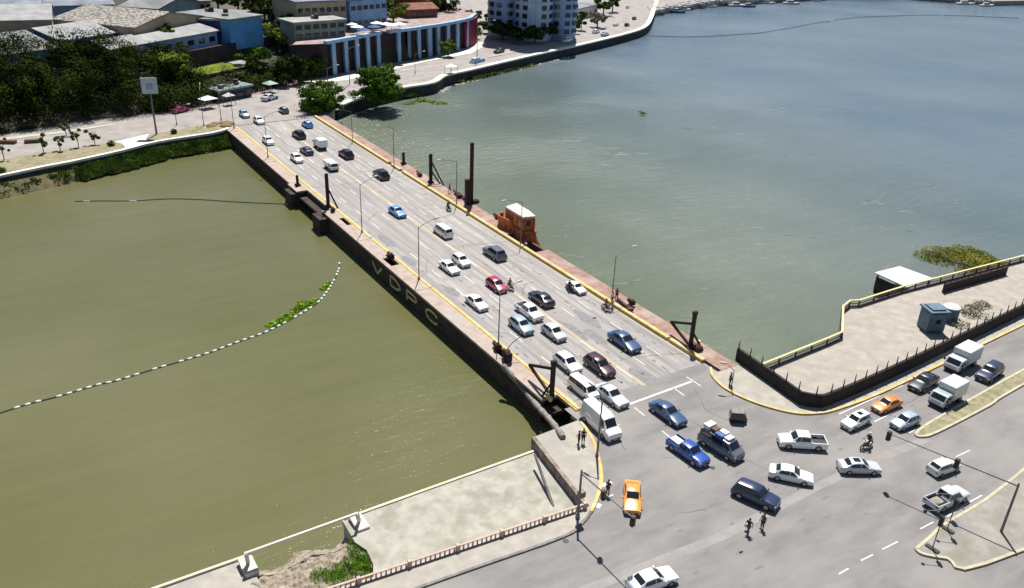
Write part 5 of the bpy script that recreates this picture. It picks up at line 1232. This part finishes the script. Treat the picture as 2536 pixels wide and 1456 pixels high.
for a, b in ((T2(1500,0)[0],T2(2030,0)[0]),(T2(2120,0)[0],T3(740,0)[0])):
    P = []; k = 16
    for i in range(k+1): P.append(on_line(a+(b-a)*i/k)+Vector((0,.2,0)))
    MB().strip(P, .75, PLZ, PLZ+.9).build('beam', COLB, cw, world=True)
tp_ = [Vector((p.x,p.y+.4,0)) for p in smoothpts(cb,3)]
o = sheet('terrace', [(p.x,p.y) for p in tp_]+[(mrp[-1].x,mrp[-1].y),(140,285),(92,262)], PLZ+.25, M('terrace_floor',(0.20,0.16,0.15),(0.38,0.28,0.26),scale=.4,rough=.9))
GP = 'parasols on the terrace'
for i, (px, c, lb) in enumerate([(T2(1730,235),0,'white parasol at the left end of the terrace'),(T2(1790,262),0,'white parasol in front of the leftmost one'),(T2(1985,225),0,'large white parasol beside the blue one'),(T2(1960,262),1,'dark blue parasol on the terrace'),(T2(2080,235),0,'white parasol right of the large one'),(T2(2130,245),0,'white parasol in the middle of the terrace'),(T2(2200,235),0,'white parasol at the right of the row'),(T2(1850,290),1,'dark blue parasol nearest the left colonnade'),(T3(0,235),0,'pale parasol above the right colonnade')]):
    q = g(*px, PLZ+2.6); q.z = PLZ+.25; e = empty('parasol', q, lb, 'parasol', GP)
    MB().tube([(0,0,0),(0,0,2.5)],.05,6).build('pole', GALV, e)
    mb = MB(); r_ = 2.1; mb.add([(0,0,2.9)]+[(r_*math.cos(k*math.pi/4),r_*math.sin(k*math.pi/4),2.25) for k in range(8)], [(0,1+k,1+(k+1)%8) for k in range(8)]); mb.add([(0,0,2.86)]+[(r_*math.cos(k*math.pi/4),r_*math.sin(k*math.pi/4),2.2) for k in range(8)], [(0,1+(k+1)%8,1+k) for k in range(8)])
    mb.build('canopy', M('parasol_blue',(.03,.06,.20),rough=.8) if c else M('parasol_white',(.62,.70,.72),rough=.8), e)

# buildings
def wallmat(n, c, d=.75): return M('wall_'+n, tuple(v*d for v in c), c, scale=.35, rough=.85)
WBLU, WDBL, WLBL, WTAN, WGRN, WGRY, WRED, WWHT = wallmat('blue',(.10,.32,.66)), wallmat('deep_blue',(.02,.05,.16)), wallmat('pale_blue',(.22,.36,.58)), wallmat('tan',(.42,.34,.24)), wallmat('green_grey',(.25,.30,.25)), wallmat('teal_grey',(.30,.38,.38)), wallmat('red_brown',(.22,.07,.05)), wallmat('white',(.6,.6,.58))
RGR = M('roof_grey', (0.135,0.14,0.145),(0.24,0.245,0.25), scale=.25, rough=.9, stretch=(1,.2,1)); RPA = M('roof_pale', (0.22,0.225,0.225),(0.34,0.345,0.34), scale=.3, rough=.9)
RMO = M('roof_mottled', (0.08,0.075,0.065),(0.36,0.335,0.30), scale=1.3, rough=.95, lo=.42, hi=.58); RBL = M('roof_bluegrey', (0.10,0.12,0.16),(0.24,0.26,0.31), scale=.2, rough=.9); RRD = M('roof_redbrown', (0.14,0.05,0.035),(0.26,0.11,0.07), scale=.5, rough=.9)
def house(rl, rr_, z1, z0, depth, wm, rm, label, win=(0,0), roof='flat', name='warehouse', cat='building', ridge=2.0, winh=1.3, over=.5, base=False):
    """rl, rr_ = photo positions of the two front eave corners at height z1"""
    zz = z0 if base else z1
    a = g(*rl, zz); b = g(*rr_, zz); d = (b-a); L = d.length; d /= L
    nb = Vector((-d.y, d.x, 0)); 
    if nb.y < 0: nb = -nb
    e = empty(name, (a.x, a.y, z0), label, cat, 'buildings on the far bank', rz=math.atan2(d.y, d.x)); H_ = z1-z0
    MB().box(0, L, 0, depth, -1.5, H_).build('wall', wm, e)
    mb = MB()
    if roof == 'flat':
        mb.box(-over, L+over, -over, depth+over, H_+.003, H_+.45)
    else:
        y0, y1, ym = -over, depth+over, depth/2
        vs = [(-over,y0,H_),(L+over,y0,H_),(L+over,ym,H_+ridge),(-over,ym,H_+ridge),(-over,y1,H_),(L+over,y1,H_)]
        vs += [(x,y,z-.25) for x,y,z in vs]
        mb.add(vs, [(0,1,2,3),(3,2,5,4),(6,9,8,7),(9,10,11,8),(0,6,7,1),(4,5,11,10),(0,3,9,6),(3,4,10,9),(1,7,8,2),(2,8,11,5)])
        MB().add([(.02,0,H_-.02),(.02,depth,H_-.02),(.02,ym,H_+ridge-.3)], [(0,1,2)]).add([(L-.02,0,H_-.02),(L-.02,ym,H_+ridge-.3),(L-.02,depth,H_-.02)], [(0,1,2)]).build('gable', wm, e)
    mb.build('roof', rm, e)
    if roof == 'flat' and L > 6:
        for k in range(2):
            x_ = L*random.uniform(.15,.85); y_ = depth*random.uniform(.2,.8); h_ = H_+.452
            if k: MB().box(x_-.8,x_+.8,y_-.6,y_+.6,h_,h_+.9).build('air_unit', GALV, e)
            else: MB().tube([(x_,y_,h_),(x_,y_,h_+1.3)],.7,10).build('roof_tank', BLACKP, e, smooth=40)
    rows, cols = win
    for r_ in range(rows):
        for c in range(cols):
            x = L*(c+.5)/cols; z = H_*(r_+.5)/rows; w = min(.36*L/cols, 1.1)
            f = MB().box(x-w, x+w, -.06, .04, z-winh/2, z+winh/2).build('window', GLASS, e)
            MB().box(x-w-.1, x+w+.1, -.14, -.0, z-winh/2-.18, z-winh/2-.02).build('sill', wm, f)
    return e
Z = PLZ
house(T1(1940,195),T1(2240,207),Z+6.2,Z,20,WDBL,RGR,'deep blue warehouse under a wide grey roof',(1,3))
house(T1(2262,205),T2(845,160),Z+6.5,Z,20,WBLU,RGR,'bright blue warehouse end beside the green trees')
house(T1(1090,485),T1(2140,300),Z+4.0,Z,11,WLBL,RPA,'low pale blue building with dark windows and a pale roof below the warehouse',(1,9),'gable',ridge=1.5)
house(T1(-500,600),T1(560,470),Z+5.0,Z,26,WLBL,RGR,'grey roofed shed at the left edge above the dark woodland',(1,6),'gable',ridge=2.5)
house(T1(600,400),T1(1210,305),Z+5.5,Z,17,WDBL,RPA,'pale roofed shed over a dark blue wall',(1,5),'gable',ridge=2.2)
house(T1(1330,300),T1(1930,215),Z+5,Z,7,WLBL,RBL,'narrow blue grey shed with pale roof lumps beside the warehouse',(1,8))
house(T1(520,185),T1(1330,270),Z+7,Z,26,WTAN,RMO,'long building with a mottled brown and white tiled roof',(1,7),'gable',ridge=2.5)
house(T1(-400,210),T1(500,190),Z+7,Z,24,WTAN,RPA,'pale cream roofed hall at the upper left edge',(1,7),'gable',ridge=2.5)
house(T1(-500,95),T1(380,85),Z+7,Z,34,WLBL,RBL,'blue grey roofed hall at the top left corner',(1,8),'gable',ridge=3)
house(T1(420,60),T1(1120,40),Z+7,Z,34,WLBL,RBL,'blue grey roofed hall behind the mottled roof',(1,8),'gable',ridge=3)
house(T1(1180,60),T1(1560,85),Z+7,Z,22,WGRY,RGR,'dark grey roofed shed behind the warehouse',(1,5),'gable')
house(T1(1600,40),T1(1880,45),Z+6,Z,12,WWHT,RBL,'small white house behind the warehouse roof',(2,5),name='house',cat='house')
house(T1(1910,20),T1(2080,15),Z+6,Z,12,WTAN,RPA,'small pale roofed house left of the tall trees',(2,3),name='house',cat='house')
house(T2(905,190),T2(1180,215),Z+15,Z,14,WGRY,RGR,'grey green apartment block with rows of windows, top left of the colonnade',(5,7),name='apartment_block',base=True)
house(T2(1190,30),T2(1680,10),Z+9,Z,20,WTAN,RBL,'tan walled building with a purple grey roof',(2,7),name='house')
house(T2(1720,10),T2(2080,-20),Z+9,Z,20,WLBL,RBL,'blue grey building near the top behind the trees',(2,6),name='house')
house(T2(1170,235),T2(1670,200),Z+4.8,Z,9,WGRN,RPA,'pale roofed house with a green grey wall above the left colonnade',(2,6),name='house',cat='house')
house(T2(2290,190),T3(370,175),Z+3.2,Z,10,WRED,RRD,'red brown roofed restaurant on the curved terrace',(1,6),'gable',name='restaurant',base=True,ridge=1.6)
house(T2(2150,-20),T2(2500,0),Z+5,Z,14,WRED,RRD,'red brown roofed house at the top behind the restaurant',(1,5),'gable',name='house',cat='house')
house(T3(1600,130),T3(1960,50),4.5,0,16,WWHT,RBL,'low white building with a blue grey roof right of the tower',(1,7),name='house')
# retaining walls of the slope
def off(i0, i1, d):
    o = []
    for i in range(i0, i1+1):
        a = Vector(BL[i]); e1 = (Vector(BL[i])-Vector(BL[i-1])).normalized(); e2 = (Vector(BL[i+1])-Vector(BL[i])).normalized(); t = (e1+e2).normalized()
        o.append(Vector((a.x-t.y*d, a.y+t.x*d, 0)))
    return smoothpts(o, 5)
P = off(5, 7, 17.6)+[Vector((79,254,0))]
rw = empty('retaining_wall', P[0], 'long dark retaining wall under the blue warehouse', 'retaining wall')
MB().strip(P, .5, 1, PLZ+.5).build('wall', DKW, rw, world=True)
Q = off(5, 7, 9.2); Q2 = off(5, 7, 17.0)
mb = MB()
for i in range(len(Q)-1): mb.quad((*Q[i].xy,5.0),(*Q[i+1].xy,5.0),(*Q2[i+1].xy,5.45),(*Q2[i].xy,5.45))
o = mb.build('grass_ledge', leaf_mat('ledge_green',(0.07,0.10,0.015),(0.17,0.21,0.04),.5)); tag(o, kind='structure')
rw2 = empty('retaining_wall', Q[0], 'lower dark wall under the yellow green ledge', 'retaining wall')
MB().strip(Q, .3, 2.6, 5.0).build('wall', DKW, rw2, world=True)

# shops in the shade at the road
house(T2(380,660),T2(560,640),4.2,0,5,wallmat('rust',(.16,.05,.03)),RGR,'rust brown stall in the shade under the ledge',(1,2),name='kiosk',cat='kiosk')
house(T2(620,655),T2(735,640),5.0,0,5,wallmat('slate',(.05,.07,.12)),RPA,'stall with a pale square roof under the ledge',(1,2),name='kiosk',cat='kiosk')
house(T2(420,910),T2(740,850),2.6,0,3.5,wallmat('slate',(.05,.07,.12)),M('roof_glassy',(.16,.22,.22),(.25,.30,.30),scale=1,rough=.4),'low blue grey bus shelter at the far junction',(1,4),name='bus_shelter',cat='shelter')
def awning(px, label, c, w=5, d=4, h=2.3):
    q = g(*px, h); q.z = 0; e = empty('awning', q, label, 'awning', rz=.35)
    for sx in (-1,1):
        for sy in (-1,1): MB().tube([(sx*w*.45,sy*d*.45,0),(sx*w*.45,sy*d*.45,h)],.06,6).build('post', GALV, e)
    mb = MB(); mb.taper([(-w/2,-d/2),(w/2,-d/2),(w/2,d/2),(-w/2,d/2)],h,h+.7,.15); mb.build('canopy', c, e)
awning(T2(315,975),'white awning beside the far left road', M('awning_white',(.60,.66,.66),rough=.7), 3.8, 3.0)
awning(T2(520,945),'flat pale awning behind the lamp post at the far junction', M('awning_pale',(.5,.52,.5),rough=.7), 2.6, 2)
awning(T2(930,825),'small green canopy on the red pavement', M('awning_green',(.25,.40,.34),rough=.7), 3.2, 3.2)
awning(T3(505,655),'white square kiosk on the waterfront road', M('awning_white',(.60,.66,.66),rough=.7), 3, 3, 2.4)
awning(T2(1300,860),'small white stall beside the quay tree', M('awning_white',(.60,.66,.66),rough=.7), 2.4, 2.4, 2.2)
# monument plinth with boat below the tall lamp
q = g(*T3(765,615)); e = empty('plinth', q, 'blue white plinth at the foot of the tall waterfront lamp', 'plinth', rz=.5)
MB().taper([(-3.6,-1),(3.2,-1.2),(4,0),(3.2,1.2),(-3.6,1)],0,1.0,.85).build('base', WLBL, e); MB().box(-2.6,.6,-.7,.7,1.0,1.6).build('top', WWHT, e)
# billboard
b = g(388,333); e = empty('billboard', b, 'tall billboard with a pale blue panel on a single post', 'billboard', rz=-.35)
hb = hgt(b, 232); MB().tube([(0,0,0),(0,0,hb+.3)],[.22,.16],8).build('post', GALV, e); ht = hgt(b, 195)
MB().box(-1.6,1.6,-.15,.15,hb,ht+.2).build('panel', M('panel_blue',(.36,.46,.58),(.46,.56,.66),scale=1.2,rough=.5), e, bevel=.04)
MB().box(-.7,.7,-.19,-.155,hb+(ht-hb)*.3,hb+(ht-hb)*.7).build('emblem', M('emblem_blue',(.16,.26,.42),(.3,.4,.55),scale=2,rough=.5), e)
# mound at the bridge corner
mb = MB(); c = g(*F1(2190,130)); 
for k in range(9): mb.sphere((c.x+random.uniform(-3,2.5), c.y+random.uniform(-1.6,1.6), -.1), random.uniform(.6,1.3), 9, 6, (1.3,1,.6))
o = mb.build('soil_mound', M('brown_soil',(.12,.075,.035),(.28,.20,.10),scale=1.5,rough=.95,bump=.6), smooth=80); tag(o, 'brown soil mound at the far left corner of the bridge', 'mound')
for i, (a, b_) in enumerate(((T1(245,1415),T1(400,1405)),(T1(-60,1415),T1(160,1420)))):
    p, q = g(*a), g(*b_); e = MB().beam(p+Vector((0,0,.35)), q+Vector((0,0,.35)), 1.0, .7).build('low_barrier', M('brown_barrier',(.14,.08,.06),rough=.9)); tag(e, ['long brown low barrier in the left road, right one','long brown low barrier in the left road, at the photo edge'][i], 'barrier')
# round blue tower of flats
tb = g(*T3(1280,430)); tc = tb+Vector((9,12,0))
TW1 = M('tower_pale_blue', (0.16,0.28,0.50),(0.34,0.46,0.62), scale=.12, rough=.7, stretch=(1,1,.3)); TW2 = M('tower_white', (0.34,0.48,0.66),(0.54,0.62,0.70), scale=.2, rough=.7)
tw2 = empty('residential_tower', tc, 'tall pale blue and white tower of flats with rounded fronts at the top', 'tower', 'buildings on the far bank', rz=-.52)
HT = 52
rnd = lambda cx, cy, r_, n=20: [(cx+r_*math.cos(2*math.pi*k/n), cy+r_*math.sin(2*math.pi*k/n)) for k in range(n)]
MB().prism(rnd(0,-3,7.2), 0, HT).build('middle_drum', TW2, tw2, smooth=40)
MB().prism(rnd(-11,2,6.2), 0, HT-3).build('wing', TW1, tw2, smooth=40); MB().prism(rnd(11,2,6.2), 0, HT-3).build('wing', TW1, tw2, smooth=40)
MB().box(-11,11,0,10,0,HT-4).build('core', TW1, tw2)
for fl_ in range(1, 17):
    z = fl_*3.0
    if fl_ > 9 and fl_ % 2: pass
    for cx, cy, r_, angs in ((0,-3,7.2,(-150,-120,-60,-30)),(-11,2,6.2,(-170,-140,-110,-70)),(11,2,6.2,(-110,-70,-40,-10))):
        if fl_ > 8: continue
        for an in angs:
            a_ = R(an); c_, s_ = math.cos(a_), math.sin(a_); w = .95; X, Y = cx+c_*r_*1.0, cy+s_*r_*1.0
            MB().beam((X-s_*-w, Y+c_*-w, z), (X-s_*w, Y+c_*w, z), .5, 1.6).build('window', GLASS, tw2)
    if fl_ <= 8:
        mb = MB(); mb.prism([(cx_*1.02, cy_) for cx_, cy_ in rnd(0,-3.0,7.45)], z-1.35, z-1.1); mb.build('balcony', TW2, tw2)
for a0 in (-95,-85): 
    c_, s_ = math.cos(R(a0)), math.sin(R(a0)); MB().beam((c_*7.4,-3+s_*7.4,0),(c_*7.4,-3+s_*7.4,HT),.5,.5,up=(0,1,0)).build('mullion', TW2, tw2)
# boats and jetties along the far right shore
GB = 'boats moored along the far shore'
for i, (px, L_, c, lb) in enumerate([(u4(240,85),9,'b','blue hulled boat at the left end of the far shore moorings'),(u4(300,72),6,'w','small white boat right of the blue boat'),(u4(380,50),6,'w','white boat with a short mast on the far shore'),(u4(465,48),7,'w','white boat in the middle of the left mooring group'),(u4(640,42),11,'w','long white boat in the left mooring group'),(u4(720,48),8,'b','blue boat at the right of the left mooring group'),(u4(840,26),9,'w','white boat by the rocky far shore'),(u4(1000,28),10,'w','white boat right of the rocky far shore'),(u4(1160,8),8,'w','pale boat at the top of the far shore'),(u4(2150,30),12,'w','white boat near the upper right corner'),(u4(2290,42),10,'w','last white boat at the upper right corner')]):
    q = g(*px, WZ); e = empty('moored_boat', q, lb, 'boat', GB, rz=random.uniform(-.7,-.2)); w = L_*.16
    mb = MB(); st_ = [(-L_/2,w*.8,.0),(-L_*.2,w,.0),(L_*.2,w*.8,.1),(L_/2,.05,.4)]; vs = []
    for x, hw, dz in st_: vs += [(x,-hw,1.0+dz),(x,-hw*.6,-.3),(x,hw*.6,-.3),(x,hw,1.0+dz)]
    mb.add(vs, [(a*4+k, a*4+k+1, a*4+5+k, a*4+4+k) for a in range(3) for k in range(3)]+[(0,1,2,3),(15,14,13,12)]+[(a*4+3,a*4+7,a*4+4,a*4) for a in range(3)])
    mb.build('hull', M('hull_blue',(.05,.13,.28),rough=.4) if c == 'b' else M('hull_white',(.62,.63,.62),rough=.4), e, fix=True)
    MB().taper([(-L_*.3,-w*.6),(L_*.12,-w*.6),(L_*.12,w*.6),(-L_*.3,w*.6)],.95,2.3,.85).build('cabin', M('cabin_white',(.6,.6,.6),rough=.5), e); MB().taper([(-L_*.28,-w*.63),(L_*.11,-w*.63),(L_*.11,w*.63),(-L_*.28,w*.63)],1.5,1.9,.98).build('window_band', GLASS, e)
mb = MB()
for k in range(500):
    t = random.random(); i = random.randrange(1, len(sR)-1); q = V3(sR[i], sR[i+1], t) if i+1 < len(sR) else sR[i]
    mb.sphere((q.x+random.uniform(-2,6), q.y+random.uniform(-1,9), -.6), random.uniform(.6,2.0), 6, 4, (1.3,1,.8))
o = mb.build('shore_rocks', M('pale_rock',(.25,.24,.22),(.52,.50,.47),scale=.6,rough=.9)); tag(o, kind='stuff'); o['label'] = 'pale rocks heaped along the far right shore'
mb = MB()
for k in range(160):
    q = g(*T3(random.uniform(600,1500), 0)); 
    i = random.uniform(4.2, 7.6); j = int(i); a = V3(qR[j], qR[j+1], i-j); mb.sphere((a.x+random.uniform(0,2), a.y-random.uniform(1,2.2), WZ-.1), random.uniform(.2,.55), 6, 4, (1.4,1,.7))
o = mb.build('shore_rocks', MATS['pale_rock']); tag(o, kind='stuff'); o['label'] = 'small stones at the foot of the curved waterfront wall'

# foam streaks drifting on the lagoon
mb = MB()
def foam(px, w, l, n_, sp):
    for k in range(n_):
        c = g(px[0]+random.gauss(0, sp), px[1]+random.gauss(0, sp*.16), WZ+.02); a = -.56+random.uniform(-.2, .2); m_ = 8
        ll, ww = l*random.uniform(.5, 2.4), w*random.uniform(.3, .8)
        mb.add([(c.x+math.cos(a)*math.cos(t)*ll*random.uniform(.7,1)-math.sin(a)*math.sin(t)*ww, c.y+math.sin(a)*math.cos(t)*ll*random.uniform(.7,1)+math.cos(a)*math.sin(t)*ww, WZ+.02) for t in [2*math.pi*q/m_ for q in range(m_)]], [tuple(range(m_))])
for px, w, l, n_, sp in [((1550,380),.20,1.3,7,35),((1470,405),.15,1.0,6,25),((1930,275),.3,1.5,4,15),((2050,268),.3,1.8,4,20),((1760,320),.2,1.4,6,40),((1700,315),.2,1.4,5,30),((2145,500),.18,.8,7,18),((2240,525),.15,.7,6,20),((2250,460),.12,.6,4,30),((1980,590),.10,.9,12,60),((1900,640),.10,.8,10,60),((1400,355),.2,1.8,5,50),((1395,585),.09,.5,6,14),((1430,560),.08,.4,4,14),((1560,700),.10,.6,6,30),((1750,715),.09,.45,4,20),((2130,560),.10,.8,8,60),((2330,570),.1,.7,4,40),((1460,640),.07,.5,10,50),((1800,560),.08,.8,8,80)]:
    foam(px, w, l, n_, sp)
o = mb.build('foam', M('foam_white',(.15,.18,.165),(.25,.27,.245),scale=2,rough=.6)); tag(o, kind='stuff'); o['label'] = 'thin pale foam streaks scattered over the lagoon'
